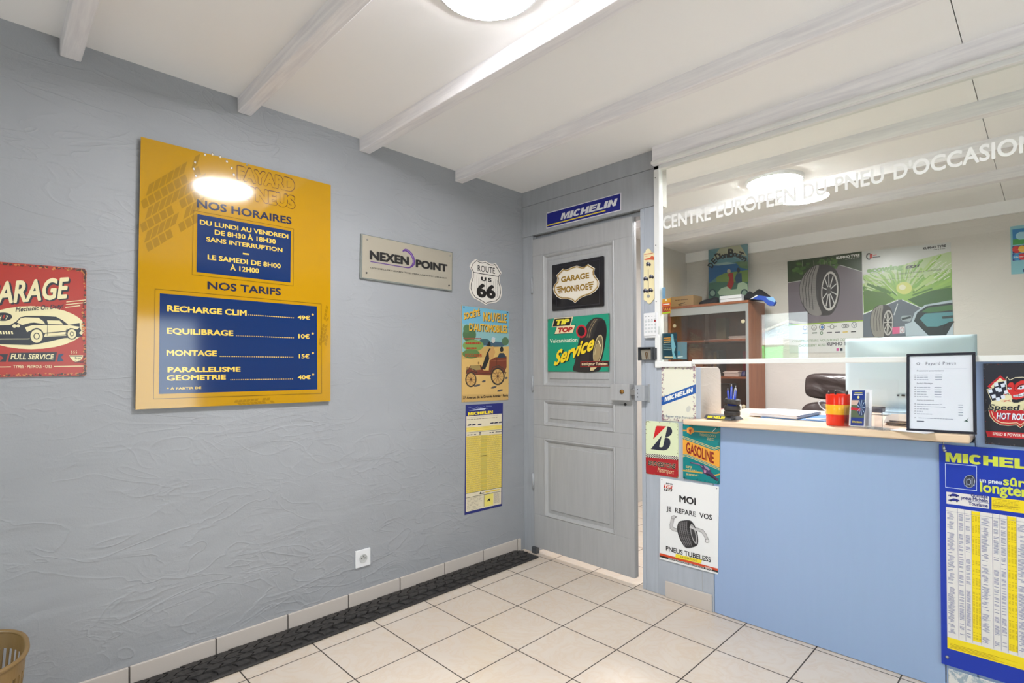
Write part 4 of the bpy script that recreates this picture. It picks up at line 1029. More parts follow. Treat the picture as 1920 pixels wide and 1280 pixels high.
s.text('Gonflage', (502, 786), (726, 770), (34, 44, 120), 3, .02); s.text('pneus Michelin', (370, 820), (726, 818), (34, 44, 120), 3, .03); s.text('Tourisme', (470, 898), (726, 886), (34, 44, 120), 3, .03)
for x, y in ((195, 768), (200, 832)):
    s.poly([(x, y - 4), (x + 35, y - 10), (x + 65, y - 24), (x + 110, y - 16), (x + 150, y + 4), (x + 150, y + 18), (x + 60, y + 14), (x, y + 6)], (34, 44, 130), 3)
    s.ell(x + 36, y + 8, 12, 11, (20, 24, 70), 4); s.ell(x + 116, y + 18, 12, 11, (20, 24, 70), 4)
s.poly([(777, 795), (1800, 905), (1800, 1090), (777, 956)], CY, 2)
s.scribble(790, 810, 1160, 935, (190, 160, 40), 7, 6, 3, 5, .9, 8, .1); s.line([(790, 900), (1160, 942)], 5, (120, 96, 40), 3)
for x, y in ((135, 130),): s.ell(x, y, 22, 34, (90, 96, 110), 2); s.ell(x + 10, y + 14, 14, 20, (210, 214, 220), 3)
zt, zb_, zy = on_y(1775, 950, .02).z, on_y(1775, 1193, .02).z, on_y(1775, 1214, .02).z
def crc(px, py): return on_y(px, py, .02).x
xw0 = crc(1774, 1000)
cols = [crc(1700 + v / 2, 960) for v in (148, 192, 218, 243, 275, 320, 347, 375, 409)]
rep = cols[4] - cols[0]; 
edges = [cols[0] + (cols[8] - cols[4]) * k for k in range(5)]
s.flat([(xw0, zy), (x1c - .02, zy), (x1c - .02, zt), (xw0, zt)], CHW, 1)
s.flat([(xw0, zy), (x1c - .02, zy), (x1c - .02, zb_), (xw0, zb_)], CY, 2)
r = random.Random(8); TXC = (120, 122, 166)
for g in range(4):
    gx = cols[0] + (cols[4] - cols[0]) * g; W_ = cols[4] - cols[0]
    if gx + W_ > x1c - .02: break
    f = [0, .345, .55, .75, 1.0]; X_ = [gx + W_ * v for v in f]
    s.flat([(X_[3], zb_ + .012), (X_[4], zb_ + .012), (X_[4], zt - .002), (X_[3], zt - .002)], CY, 2)
    for x in X_[1:]: s.flat([(x - .0004, zb_ + .004), (x + .0004, zb_ + .004), (x + .0004, zt), (x - .0004, zt)], (130, 130, 170), 3)
    z = zt - .022
    s.flat([(gx, zt - .014), (X_[4], zt - .014), (X_[4], zt - .0148), (gx, zt - .0148)], (120, 122, 160), 3)
    while z > zb_ + .016:
        if r.random() < .16: z -= .006; continue
        x = X_[0] + .003 + (.006 if r.random() < .4 else 0)
        s.flat([(x, z), (x + (X_[1] - x - .004) * (.35 + .6 * r.random()), z), (x + (X_[1] - x - .004) * .6, z + .0017), (x, z + .0017)], TXC, 3)
        for c in (1, 2):
            if r.random() < .78:
                xa = X_[c] + .003; s.flat([(xa, z), (X_[c + 1] - .003 - .004 * r.random(), z), (X_[c + 1] - .004, z + .0017), (xa, z + .0017)], TXC, 3)
        if r.random() < .85:
            for c in range(3): xa = X_[3] + .002 + c * (X_[4] - X_[3]) / 3; s.flat([(xa, z), (xa + .005, z), (xa + .005, z + .0016), (xa, z + .0016)], (186, 158, 30), 3)
        z -= .0042
for k in range(4): s.flat([(xw0 + .008, zy + .006 + k * .0045), (xw0 + .12 + .1 * r.random(), zy + .006 + k * .0045), (xw0 + .12, zy + .0075 + k * .0045), (xw0 + .008, zy + .0075 + k * .0045)], (180, 150, 30), 3)
bc_ = s.done('blue_pressure_chart', 'large blue and yellow tyre chart on the wall below the framed list, at right edge', 'poster')
for z in (.895, .128): obj('hanger', lathe(bmesh.new(), [(.006, 0), (.004, .003)], (2.203, YW - .010, z), 14, 0, RX), M_steel, bc_, True)

# ------------------------------------------------------------------ lamps
def ceiling_lamp(x, y, L, label):
    z = cz(y)
    t = thing('ceiling_lamp', label, 'lamp', (x, y, z))
    obj('base', lathe(bmesh.new(), [(.165, z + .003), (.165, z - .018), (.155, z - .022)], (x, y, 0), 48), M_wplast, t)
    obj('diffuser', lathe(bmesh.new(), [(.154, z - .0222), (.150, z - .025), (.132, z - .029), (.095, z - .032), (.05, z - .034), (.012, z - .035)], (x, y, 0), 48), emit('lamp_glow_%d' % int(L), (.99, .99, 1.0, 1), L), t, True)
ceiling_lamp(1.289, -1.439, LAMP_ROOM, 'round glowing ceiling lamp between the white beams above the tiled floor')
ceiling_lamp(1.287, .954, LAMP_OFFICE, 'round glowing ceiling lamp behind the lettered glass screen')

# ------------------------------------------------------------------ counter
def zc(x): return .950 + .0156 * (x - 1.19)
ct = thing('counter', 'pale wooden counter with rounded front edge over a blue-grey panel', 'counter', (1.75, .3, 0))
pts = [(1.188, -.05), (2.281, -.05), (2.281, .87), (1.13, .87), (1.13, .264), (1.2475, .264), (1.2475, .0245), (1.188, .0245)]
obj('worktop', extrude_poly(bmesh.new(), pts, lambda u, v: Vector((u, v, zc(u) - .0265 - .005 * (u - 1.19))), lambda u, v: Vector((u, v, zc(u)))), M_counter, ct, bevel=.007, seg=3)
for x in (1.15, 2.20): obj('side_panel', B1(x, x + .03, .30, .82, 0, zc(x) - .032), M_counter, ct, bevel=.002)
def cpt(px, py, dz=0.0):
    q = on_z(px, py, .955)
    for _ in range(4): q = on_z(px, py, zc(q.x) + dz)
    return q

# pen stand (only the base, the stack of small tyres and the pens)
pA, pB_ = cpt(1320.5, 785.8), cpt(1370, 788.6)
ang = math.atan2(pB_.y - pA.y, pB_.x - pA.x)
Mb = Matrix.Translation((pA.x, pA.y, zc(pA.x + .12) + .001)) @ Matrix.Rotation(ang, 4, 'Z')
LB = (pB_ - pA).length
ps = thing('pen_stand', 'black pen stand of small stacked tyres on a base with yellow lettering', 'pen holder', Mb @ Vector((LB / 2, .05, 0)))
bm = bmesh.new()
v0 = [Mb @ Vector(c) for c in ((-.006, 0, .0005), (LB + .002, 0, .0005), (LB + .018, .105, .0005), (-.004, .105, .0005))]
v1 = [Mb @ Vector(c) for c in ((.004, .008, .021), (LB - .006, .008, .021), (LB - .006, .096, .021), (.004, .096, .021))]
va = [bm.verts.new(v) for v in v0]; vb = [bm.verts.new(v) for v in v1]
bm.faces.new(va[::-1]); bm.faces.new(vb)
for i in range(4): bm.faces.new((va[i], va[(i + 1) % 4], vb[(i + 1) % 4], vb[i]))
obj('base', bm, M_dgrey, ps, bevel=.002)
nrm = (v0[1] - v0[0]).cross(v1[0] - v0[0]).normalized(); ux = (v0[1] - v0[0]).normalized(); uy = nrm.cross(ux)
if nrm.y > 0: nrm = -nrm; uy = -uy
if uy.z < 0: uy = -uy
s = Sign(v0[0], ux, uy, nrm); s.rough = .4
s.block('MICHELIN', (.020, .0045), (LB - .024, .017), (236, 220, 40), 1, metres=True, shear=.2)
s.done('lettering', 'yellow lettering', parent=ps)
def tyre(c, R, h, M=Matrix()):
    bm = bmesh.new(); n = 36
    prof = [(R * .62, .08 * h), (R * .7, .0), (R * .92, .02 * h), (R, .2 * h), (R, .8 * h), (R * .92, .98 * h), (R * .7, h), (R * .62, .92 * h), (R * .62, .08 * h)]
    lathe(bm, prof, (0, 0, 0), n, cap=False)
    for k in (0.35, .5, .65): lathe(bm, [(R * 1.0, h * (k - .03)), (R * 1.012, h * k), (R * 1.0, h * (k + .03))], (0, 0, 0), n, cap=False)
    for v in bm.verts: v.co = M @ v.co + Vector(c)
    return bm
q = on_z(1366, 780, Mb.translation.z + .022); tc = Vector((q.x, q.y + .040, Mb.translation.z + .0215))
for k, (dz, M) in enumerate(((0, Matrix()), (.025, Matrix()), (.057, Matrix.Rotation(math.radians(7), 4, 'Y')))):
    obj('tyre', tyre(tc + Vector((.001 * k, 0, dz)), .0365, .0245, M), M_rub, ps, True)
obj('cup', lathe(bmesh.new(), [(.021, 0), (.021, .07), (.0195, .07), (.0195, .003)], tc, 24), mat('blue_plastic', rgb(20, 50, 160), .35), ps, True)
for i, (dx, dy, tx, ty, L, c, lb) in enumerate(((-.014, .0, -.09, .0, .128, (24, 70, 214), 'blue ballpoint pen, leftmost in the tyre pen stand'), (-.003, -.006, .02, .05, .148, (30, 80, 220), 'tallest blue ballpoint pen in the tyre pen stand'),
                                           (.007, .004, .12, .02, .142, (214, 214, 216), 'white and silver ballpoint pen in the tyre pen stand'), (.014, -.004, .10, .0, .128, (24, 70, 214), 'blue ballpoint pen, rightmost in the tyre pen stand'))):
    d = Vector((tx, ty, 1)).normalized(); p0 = tc + Vector((dx - tx * .06, dy, .004)); 
    t_ = thing('ballpoint_pen', lb, 'pen', p0, 'pens in the tyre pen stand')
    pm = mat('pen_%d_%d' % c[:2], rgb(*c), .3)
    obj('barrel', tube(bmesh.new(), [p0, p0 + d * L * .1, p0 + d * L * .5, p0 + d * L * .88, p0 + d * L * .92], [.002, .0046, .005, .0048, .003], 10), pm, t_, True)
    obj('push_button', tube(bmesh.new(), [p0 + d * L * .92, p0 + d * L], .002, 8), M_steel, t_, True)
    cl = d * L; obj('clip', tube(bmesh.new(), [p0 + d * L * .6 + Vector((.0035, -.0055, 0)), p0 + d * L * .9 + Vector((.0035, -.0055, 0))], .0012, 6), M_steel, t_, True)
# small card boxes behind the stand
def card_stack(px, py, w, d, h, c, label, rot=0, extra=None):
    q = cpt(px, py); M = Matrix.Translation((q.x, q.y, zc(q.x) + .0016)) @ Matrix.Rotation(rot, 4, 'Z')
    t_ = thing('card_stack', label, 'cards', q, 'small card stacks behind the pen stand')
    obj('cards', box(bmesh.new(), 0, w, 0, d, 0, h, 0, M), M_paper, t_, bevel=.0005)
    obj('top_card', box(bmesh.new(), 0, w, 0, d, h, h + .001, 0, M), ink(c, .4), t_)
    if extra: extra(M, t_, h + .001)
    return t_
card_stack(1312, 780, .05, .09, .022, (130, 112, 176), 'stack of lilac business cards beside the pen stand', .05, lambda M, t_, h: obj('stripe', box(bmesh.new(), .0, .05, .004, .03, h, h + .0006, 0, M), ink((226, 214, 60)), t_))
card_stack(1334, 776, .05, .09, .026, (60, 24, 34), 'stack of dark red business cards behind the pen stand', .05, lambda M, t_, h: obj('stripe', box(bmesh.new(), .0, .05, .01, .03, h, h + .0006, 0, M), ink((196, 30, 44)), t_))
q = cpt(1378, 777)
s = Sign((q.x - .01, q.y + .06, zc(q.x)), (1, 0, 0), (0, .2, .98), (0, -.98, .2))
s.slab([(.012 + .008 * math.cos(a), .028 + .026 * math.sin(a)) for a in [2 * math.pi * k / 24 for k in range(24)]], .001, (224, 224, 222), px=False)
s.done('paper_tag', 'white oval card leaning behind the stacked small tyres', 'card')

# papers and folder
def paper_quad(pxs, h, m, name, label, cat, dz=0.0, n=1, jit=.004, group=None):
    c = [cpt(*p, dz) for p in pxs]; r = random.Random(len(label)); bm = bmesh.new()
    for k in range(n):
        o = Vector((r.uniform(-jit, jit), r.uniform(-jit, jit), 0)) if k else Vector()
        lo, hi = h * k / n + .0006, h * (k + 1) / n
        a = [bm.verts.new((p.x + o.x, p.y + o.y, zc(p.x) + dz + lo)) for p in c]; b = [bm.verts.new((p.x + o.x, p.y + o.y, zc(p.x) + dz + hi)) for p in c]
        bm.faces.new(a[::-1]); bm.faces.new(b)
        for i in range(len(c)): bm.faces.new((a[i], a[(i + 1) % len(c)], b[(i + 1) % len(c)], b[i]))
    o = obj(name, bm, m); return tag(o, label, cat, group)
paper_quad([(1426, 783), (1562, 792), (1585, 781), (1460, 775)], .004, mat('blue_card', rgb(84, 124, 170), .45), 'folder', 'blue card folder lying under the white papers on the counter', 'folder')
paper_quad([(1404, 779), (1494, 786), (1540, 776.5), (1440, 771)], .018, M_paper, 'paper_stack', 'loose stack of white papers lying on the counter on a blue folder', 'papers', .0042, 6, .007)
q = cpt(1532, 786, .006)
tag(obj('cable', tube(bmesh.new(), [q + Vector(v) for v in ((-.035, -.004, .0), (-.01, .01, .0), (.04, .015, .004), (.05, .03, .02), (.0, .06, .055), (-.012, .065, .075), (.0, .07, .082), (.05, .08, .075), (.075, .09, .03), (.08, .1, .002))], .0028, 8), M_wplast, None, True), 'white cable looped on the counter beside the red and yellow cup', 'cable')
q = cpt(1528, 786, .006)
tag(obj('charger_lead', tube(bmesh.new(), [q + Vector(v) for v in ((.05, -.01, 0), (.0, -.012, .001), (-.035, -.004, .001), (-.02, .012, .001), (.05, .03, .001))], .003, 8), M_wplast, None, True), 'white lead lying flat on the blue folder', 'cable')

# red and yellow cup with pens
q = cpt(1568, 799); cc_ = Vector((q.x - .006, q.y + .052, zc(q.x) + .0006)); R_, H_ = .0445, .132
cup = thing('pen_cup', 'red drum-shaped cup with a yellow middle band beside the leaflet holder', 'cup', cc_)
RC, YC = mat('glossy_red', rgb(220, 44, 18), .15), mat('glossy_yellow', rgb(236, 176, 40), .15)
bm = lathe(bmesh.new(), [(.042, 0), (R_, .003), (R_, H_ * .98), (R_ - .001, H_), (R_ - .004, H_), (R_ - .004, .006), (.001, .005)], cc_, 40, cap=False); bm.faces.ensure_lookup_table()
obj('body', bm, RC, cup, True)
obj('band', lathe(bmesh.new(), [(R_ + .0002, H_ * .355), (R_ + .0012, H_ * .365), (R_ + .0012, H_ * .66), (R_ + .0002, H_ * .67)], cc_, 40, cap=False), YC, cup, True, label='yellow band')
for k, (a, rr) in enumerate(((2.9, .034), (2.2, .02), (.6, .03), (-.2, .033))):
    p = cc_ + Vector((rr * math.cos(a), rr * math.sin(a), .008))
    t_ = thing('pen', ['dark pen tip at the left rim of the red cup', 'black pen standing deep in the red cup', 'silver-capped pen standing in the red cup', 'dark pen tip at the right rim of the red cup'][k], 'pen', p, 'pens in the red cup')
    top_ = p + Vector((.004 * math.cos(a), .004 * math.sin(a), .130 + .006 * (k % 2)))
    obj('barrel', tube(bmesh.new(), [p, top_], .004, 10), M_black, t_, True); obj('tip', tube(bmesh.new(), [top_, top_ + Vector((0, 0, .006))], [.003, .0018], 8), M_steel, t_, True)

# acrylic leaflet holder
hA, hB = cpt(1577, 799), cpt(1648, 807)
ang = math.atan2(hB.y - hA.y, hB.x - hA.x); LH = (hB - hA).length
Mh = Matrix.Translation((hA.x + .012, hA.y - .008, zc(hA.x + .07) + .002)) @ Matrix.Rotation(ang, 4, 'Z')
hd = thing('leaflet_holder', 'clear acrylic leaflet holder standing on the counter between cup and framed list', 'holder', Mh @ Vector((LH / 2, .04, 0)))
TH = .0025
obj('tray', box(bmesh.new(), 0, LH, 0, .085, 0, TH, 0, Mh), M_clear, hd)
obj('front_plate', box(bmesh.new(), 0, LH * .62, 0, TH, TH, .085, 0, Mh @ Matrix.Shear('XZ', 4, (0.0, 0.18))) if False else box(bmesh.new(), 0, LH, 0, TH, TH, .085, 0, Mh), M_clear, hd)
obj('back_plate', box(bmesh.new(), 0, LH, .078, .078 + TH, TH, .195, 0, Mh), M_clear, hd)
for x in (0, LH * .60, LH * .8, LH - TH): obj('divider', box(bmesh.new(), x, x + TH, TH, .078, TH, .085, 0, Mh), M_clear, hd)
def leaflet(x, y, lean, label, kind, w=.074, h=.148):
    V = (Mh.to_3x3() @ Vector((0, math.sin(lean), math.cos(lean)))); U = Mh.to_3x3() @ Vector((1, 0, 0)); U = (U * math.cos(.05) + V * math.sin(-.05) * -1).normalized(); V = (V - U * V.dot(U)).normalized(); N = U.cross(V)
    if N.y > 0: N = -N
    s = Sign(Mh @ Vector((x, y, TH + .0005)), U, V, N); s.rough = .3
    s.slab([(0, 0), (w, 0), (w, h), (0, h)], .0012, (228, 230, 234), px=False)
    if kind:
        s.flat([(.008, .002), (w - .004, .002), (w - .004, h - .002), (.008, h - .002)], (28, 56, 140), 1)
        s.flat([(.008, .034), (w - .004, .034), (w - .004, h - .042), (.008, h - .042)], (92, 110, 84), 2)
        s.flat([(.008, .085), (w * .6, .085), (w * .72, h - .043), (.008, h - .043)], (206, 180, 170), 3)
        s.flat([(.008, .066), (w * .7, .060), (w * .7, .072), (.008, .076)], (206, 24, 52), 5)
        cx, cy = w * .76, .075
        s.flat([(cx + .020 * math.cos(a), cy + .034 * math.sin(a)) for a in [2 * math.pi * k / 20 for k in range(20)]], (40, 60, 104), 4)
        for k in range(9):
            a = 2 * math.pi * k / 9; s.flat([(cx, cy - .001), (cx + .018 * math.cos(a), cy + .031 * math.sin(a)), (cx + .018 * math.cos(a + .14), cy + .031 * math.sin(a + .14))], (176, 206, 236), 6)
        s.text('FAYARD PNEUS', (w - .012, .020), (.016, .013), (236, 220, 60), 4, .03, metres=True)       # printed upside down
        s.flat([(.022, h - .014), (w - .016, h - .014), (w - .016, h - .011), (.022, h - .011)], (230, 220, 80), 4); s.flat([(.018, h - .021), (w - .014, h - .021), (w - .014, h - .018), (.018, h - .018)], (226, 226, 230), 4)
        s.flat([(w * .55 + .005 * math.cos(a), h - .031 + .006 * math.sin(a)) for a in [2 * math.pi * k / 14 for k in range(14)]], (226, 222, 150), 4)
    s.done('leaflet', label, 'leaflet', 'leaflets in the acrylic holder')
leaflet(.014, .012, .12, 'blue leaflet with a car wheel, front one in the acrylic holder', 1)
leaflet(.024, .034, .10, 'white-edged leaflet standing right behind the front blue leaflet', 0)
leaflet(.006, .048, .04, 'white leaflet at the back left of the acrylic holder', 0)

# framed price list leaning on the screen
ft = on_y(1711, 663, .012); fb = on_y(1700, 804, -.035); fr = on_y(1832, 811, -.035); frt = on_y(1839, 661, .012)
O = Vector((fb.x, -.037, zc(fb.x) + .001)); U = Vector((1, 0, .0156)).normalized(); V = (ft - fb); V = (V - U * V.dot(U)); HF = V.length; V.normalize(); N = U.cross(V)
if N.y > 0: N = -N
WF = (fr - fb).length; HF = .296
pf = thing('framed_list', 'black framed price list headed Fayard Pneus leaning at the counter end', 'frame', O)
s = Sign(O, U, V, N); bm = bmesh.new()
def fbox(u0, u1, v0, v1, d0, d1):
    q = [bm.verts.new(s.P(u, v, d)) for d in (d0, d1) for u, v in ((u0, v0), (u1, v0), (u1, v1), (u0, v1))]
    for f in ((0, 3, 2, 1), (4, 5, 6, 7), (0, 1, 5, 4), (1, 2, 6, 5), (2, 3, 7, 6), (3, 0, 4, 7)): bm.faces.new([q[i] for i in f])
fw = .0095
fbox(0, WF, 0, fw, -.006, .008); fbox(0, WF, HF - fw, HF, -.006, .008); fbox(0, fw, fw, HF - fw, -.006, .008); fbox(WF - fw, WF, fw, HF - fw, -.006, .008)
obj('frame', bm, mat('black_gloss_frame', rgb(40, 42, 52), .15), pf, bevel=.002)
s.rough = .3; s.slab([(fw, fw), (WF - fw, fw), (WF - fw, HF - fw), (fw, HF - fw)], .002, (226, 230, 238), px=False)
PT = (74, 80, 100); r = random.Random(4)
X = lambda f: fw + (WF - 2 * fw) * f; Y = lambda f: HF - fw - (HF - 2 * fw) * f
s.text('Fayard Pneus', (X(.27), Y(.125)), (X(.75), Y(.085)), PT, 1, .0, space=1.15, metres=True)
cx, cy = X(.145), Y(.105)
s.flat([(cx + .0052 * math.cos(a), cy + .0046 * math.sin(a)) for a in [2 * math.pi * k / 20 for k in range(20)]], PT, 1); s.flat([(cx + .0034 * math.cos(a), cy + .003 * math.sin(a)) for a in [2 * math.pi * k / 20 for k in range(20)]], (226, 230, 238), 2)
s.flat([(X(.1), Y(.178)), (X(.92), Y(.178)), (X(.92), Y(.180)), (X(.1), Y(.180))], (170, 180, 200), 1)
for tx, y, x1 in (('Prestations pneumatiques', .212, .56), ('Forfait Montage', .385, .38), ('Autres prestations', .615, .40)): s.text(tx, (X(.12), Y(y)), (X(x1), Y(y - .018)), PT, 1, 0, .15, metres=True)
def row(y, x0, x1, xp0=None, xp1=None):
    s.flat([(X(.085), Y(y)), (X(.098), Y(y)), (X(.098), Y(y - .010)), (X(.085), Y(y - .010))], PT, 1)
    x = x0
    while x < x1:
        e = min(x1, x + .02 + .05 * r.random()); s.flat([(X(x), Y(y)), (X(e), Y(y)), (X(e), Y(y - .007)), (X(x), Y(y - .007))], (140, 148, 168), 1); x = e + .008
    if xp0: s.flat([(X(xp0), Y(y)), (X(xp1), Y(y)), (X(xp1), Y(y - .008)), (X(xp0), Y(y - .008))], (140, 148, 168), 1)
for k, e in enumerate((.30, .31, .31)): row(.265 + k * .032, .12, e, .42, .53)
for k, e in enumerate((.34, .34, .28, .28, .31)): row(.435 + k * .032, .12, e, .41, .52)
for k, e in enumerate((.53, .58, .32, .22, .38)): row(.665 + k * .033, .12, e, .78, .85)
row(.853, .15, .70); s.flat([(X(.12), Y(.90)), (X(.24), Y(.90)), (X(.24), Y(.888)), (X(.12), Y(.888))], PT, 1)
s.flat([(X(.86), Y(.87)), (X(.90), Y(.85)), (X(.94), Y(.82)), (X(.91), Y(.855)), (X(.93), Y(.88)), (X(.89), Y(.872))], (60, 90, 80), 1)
s.done('list_sheet', 'white printed sheet', parent=pf)
bm = bmesh.new(); obj('glazing', extrude_poly(bm, [(fw, fw), (WF - fw, fw), (WF - fw, HF - fw), (fw, HF - fw)], lambda u, v: s.O + s.U * u + s.V * v + s.N * .0045, lambda u, v: s.O + s.U * u + s.V * v + s.N * .0058), M_clear, pf)
paper_quad([(1670, 807), (1735, 813.5), (1752, 811.5), (1690, 804.5)], .0035, M_paper, 'card_sheets', 'flat white sheets under the foot of the framed list', 'papers', 0, 2, .002)
M_pap2 = mat('grey_brown_paper', rgb(150, 138, 124), .7)
paper_quad([(1663, 797), (1708, 800), (1720, 786), (1668, 784)], .022, M_pap2, 'brochure_pile', 'untidy pile of brown-grey papers behind the leaflet holder', 'papers', 0, 7, .012)

# all-in-one computer seen from behind
ya = .75
im = thing('computer', 'white all-in-one computer seen from behind on the counter', 'computer', (1.975, ya, zc(1.975)))
M_imac = mat('pale_blue_grey_shell', rgb(188, 206, 216), .3)
x0, x1, z0, z1 = 1.706, 2.242, 1.0, 1.357
bm = bmesh.new(); nx, nz = 24, 18; G_ = []
for j in range(nz + 1):
    row_ = []
    for i in range(nx + 1):
        u, v = i / nx * 2 - 1, j / nz * 2 - 1
        b = max(0, 1 - abs(u) ** 2.4) ** .8 * max(0, 1 - abs(v) ** 2.4) ** .8
        row_.append(bm.verts.new((x0 + (x1 - x0) * i / nx, ya + .018 - .036 * b, z0 + (z1 - z0) * j / nz)))
    G_.append(row_)
for j in range(nz):
    for i in range(nx): bm.faces.new((G_[j][i], G_[j][i + 1], G_[j + 1][i + 1], G_[j + 1][i]))
fr_ = [bm.verts.new((x, ya + .024, z)) for x, z in ((x0, z0), (x1, z0), (x1, z1), (x0, z1))]; bm.faces.new(fr_)
edges_ = [G_[0], [r_[-1] for r_ in G_], G_[-1][::-1], [r_[0] for r_ in G_][::-1]]
for k, e_ in enumerate(edges_): bm.faces.new(e_ + [fr_[(k + 1) % 4], fr_[k]])
obj('shell', bm, M_imac, im, True)
obj('screen', B1(x0 + .012, x1 - .012, ya + .0245, ya + .026, z0 + .07, z1 - .012), M_black, im)
obj('stand', extrude_poly(bmesh.new(), [(-.10, .0), (.09, 0), (.09, .006), (-.02, .012), (-.045, .14), (-.055, .14), (-.034, .012), (-.10, .006)], lambda u, v: Vector((1.88, ya + .01 + u * -1, zc(1.975) + .0035 + v)), lambda u, v: Vector((2.07, ya + .01 + u * -1, zc(1.975) + .0035 + v))), M_imac, im, bevel=.002)
for px, w_ in ((1684, .004), (1693.5, .007), (1702, .004)):
    q = on_y(px, 741, ya - .0165); obj('port', B1(q.x - w_, q.x + w_, ya - .020, ya - .01, q.z - .004, q.z + .004), M_black, im)

# office chair behind the counter
M_lea = mat('dark_brown_leather', rgb(56, 46, 44), .34); nt_ = NT(M_lea); co_ = nt_.co()
w_a = nt_.noise(co_, 4.5, 2, 1.6, .45); w_b = nt_.noise(co_, 120, 3); nt_.bump(nt_.m('ADD', nt_.m('MULTIPLY', w_a, 1.0), nt_.m('MULTIPLY', w_b, .03)), .55, .04)
ch = thing('office_chair', 'dark brown leather office chair behind the counter', 'chair', (1.50, 1.70, 0))
def cushion(x0, x1, y0, y1, z0, z1, seed):
    bm = bmesh.new(); bmesh.ops.create_cube(bm, size=1); bmesh.ops.subdivide_edges(bm, edges=bm.edges, cuts=9, use_grid_fill=True)
    r = random.Random(seed); ph = [r.random() * 6 for _ in range(6)]
    for v in bm.verts:
        u, w_, h = v.co.x * 2, v.co.y * 2, v.co.z * 2
        e = 5.0; L = (abs(u) ** e + abs(w_) ** e + abs(h) ** e) ** (1 / e); M_ = max(abs(u), abs(w_), abs(h)); k = M_ / L if L else 1
        u, w_, h = u * k, w_ * k, h * k
        w_ += -.22 * (math.sin(4 * u + ph[0] + 2.2 * h) * .25 + math.sin(7 * h + 3 * u + ph[1]) * .18) * (1 if w_ < 0 else 0)
        h += .05 * math.sin(3.3 * u + ph[2]) * abs(h)
        v.co = Vector(((x0 + x1) / 2 + u * (x1 - x0) / 2, (y0 + y1) / 2 + w_ * (y1 - y0) / 2, (z0 + z1) / 2 + h * (z1 - z0) / 2))
    return bm
obj('headrest', cushion(1.232, 1.765, 1.64, 1.80, .972, 1.158, 1), M_lea, ch, True)
obj('backrest', cushion(1.205, 1.79, 1.62, 1.80, .54, .970, 2), M_lea, ch, True)
obj('seat', cushion(1.21, 1.79, 1.22, 1.76, .42, .54, 3), M_lea, ch, True)
obj('column', lathe(bmesh.new(), [(.03, .08), (.03, .43)], (1.5, 1.48, 0), 20), M_black, ch, True)
for k in range(5):
    a = 2 * math.pi * k / 5 + .3; p = Vector((1.5, 1.48, 0)); e_ = p + Vector((.29 * math.cos(a), .29 * math.sin(a), .07))
    obj('leg', tube(bmesh.new(), [p + Vector((0, 0, .10)), e_], [.026, .016], 8), M_black, ch, True)
    obj('castor', lathe(bmesh.new(), [(.028, -.012), (.03, 0), (.028, .012)], e_ - Vector((0, 0, .038)), 16, 0, Matrix.Rotation(math.pi / 2, 4, 'X')), M_black, ch, True)

# ------------------------------------------------------------------ office cabinet
cbx0, cbx1, cby0, cby1, cbz = -.112, .652, 2.16, FAR - .03, 1.782
cb = thing('cabinet', 'brown wooden cabinet with smoked sliding glass doors behind the glass screen', 'cabinet', ((cbx0 + cbx1) / 2, 2.35, 0))
bm = bmesh.new()
box(bm, cbx1 - .022, cbx1, cby0, cby1, 0, cbz - .022); box(bm, cbx0, cbx0 + .022, cby0, cby1, 0, cbz - .022); box(bm, cbx0, cbx1 + .002, cby0 - .012, cby1, cbz - .022, cbz)
obj('carcass', bm, M_cab, cb, bevel=.002)
obj('back_panel', B1(cbx0 + .022, cbx1 - .022, cby1 - .008, cby1, .02, cbz - .022), M_cabin, cb)
for z in (.06, .44, .78, 1.118, 1.452): obj('shelf', B1(cbx0 + .022, cbx1 - .022, cby0 + .03, cby1 - .009, z - .018, z), M_cab, cb, bevel=.001)
obj('top_rail', B1(cbx0 + .022, cbx1 - .022, cby0, cby0 + .02, 1.690, cbz - .0225), M_alu, cb)
obj('side_trim', B1(cbx1 - .024, cbx1 - .002, cby0 - .006, cby0, .02, cbz - .023), M_alu, cb)
obj('plinth', B1(cbx0 + .022, cbx1 - .022, cby0 + .01, cby0 + .03, 0, .042), M_cabin, cb)
for (xa, xb, yy, kx) in ((cbx0 + .023, .285, cby0 + .014, cbx0 + .06), (.255, cbx1 - .0245, cby0 + .004, cbx1 - .05)):
    dr = obj('sliding_door', B1(xa, xb, yy, yy + .005, .045, 1.69), M_smoke, cb)
    for z in (1.60, .86):
        obj('finger_knob', lathe(bmesh.new(), [(.017, -.001), (.017, .003), (.012, .004)], (kx, yy, z), 20, 0, RX), mat('ivory_plastic', rgb(196, 182, 150), .4), dr, True)
def in_cab(name, x0, x1, y0, y1, z0, z1, m, label, cat, n=1, group=None):
    bm = bmesh.new(); r = random.Random(int(x0 * 100) + int(z0 * 100))
    for k in range(n):
        j = r.uniform(-.006, .006) if n > 1 else 0
        box(bm, x0 + j, x1 + j, y0 + j, y1 + j, z0 + .001 + (z1 - z0) * k / n, z0 + (z1 - z0) * (k + .96) / n)
    return tag(obj(name, bm, m, bevel=.001), label, cat, group)
in_cab('paper_stack', .45, .61, 2.22, 2.44, 1.452, 1.478, M_paper, 'white paper stack on the upper shelf inside the cabinet, at right', 'papers', 5)
in_cab('paper_stack', .40, .53, 2.22, 2.44, 1.118, 1.165, M_paper, 'thick white paper stack on the middle shelf inside the cabinet', 'papers', 6)
in_cab('paper_sheet', .22, .40, 2.22, 2.44, 1.452, 1.456, M_paper, 'single white sheet on the upper cabinet shelf left of the stack', 'papers', 1)
in_cab('binder', .48, .60, 2.455, 2.515, 1.118, 1.36, mat('red_card', rgb(150, 24, 40), .5), 'red binder standing at the back of the middle cabinet shelf', 'binder')
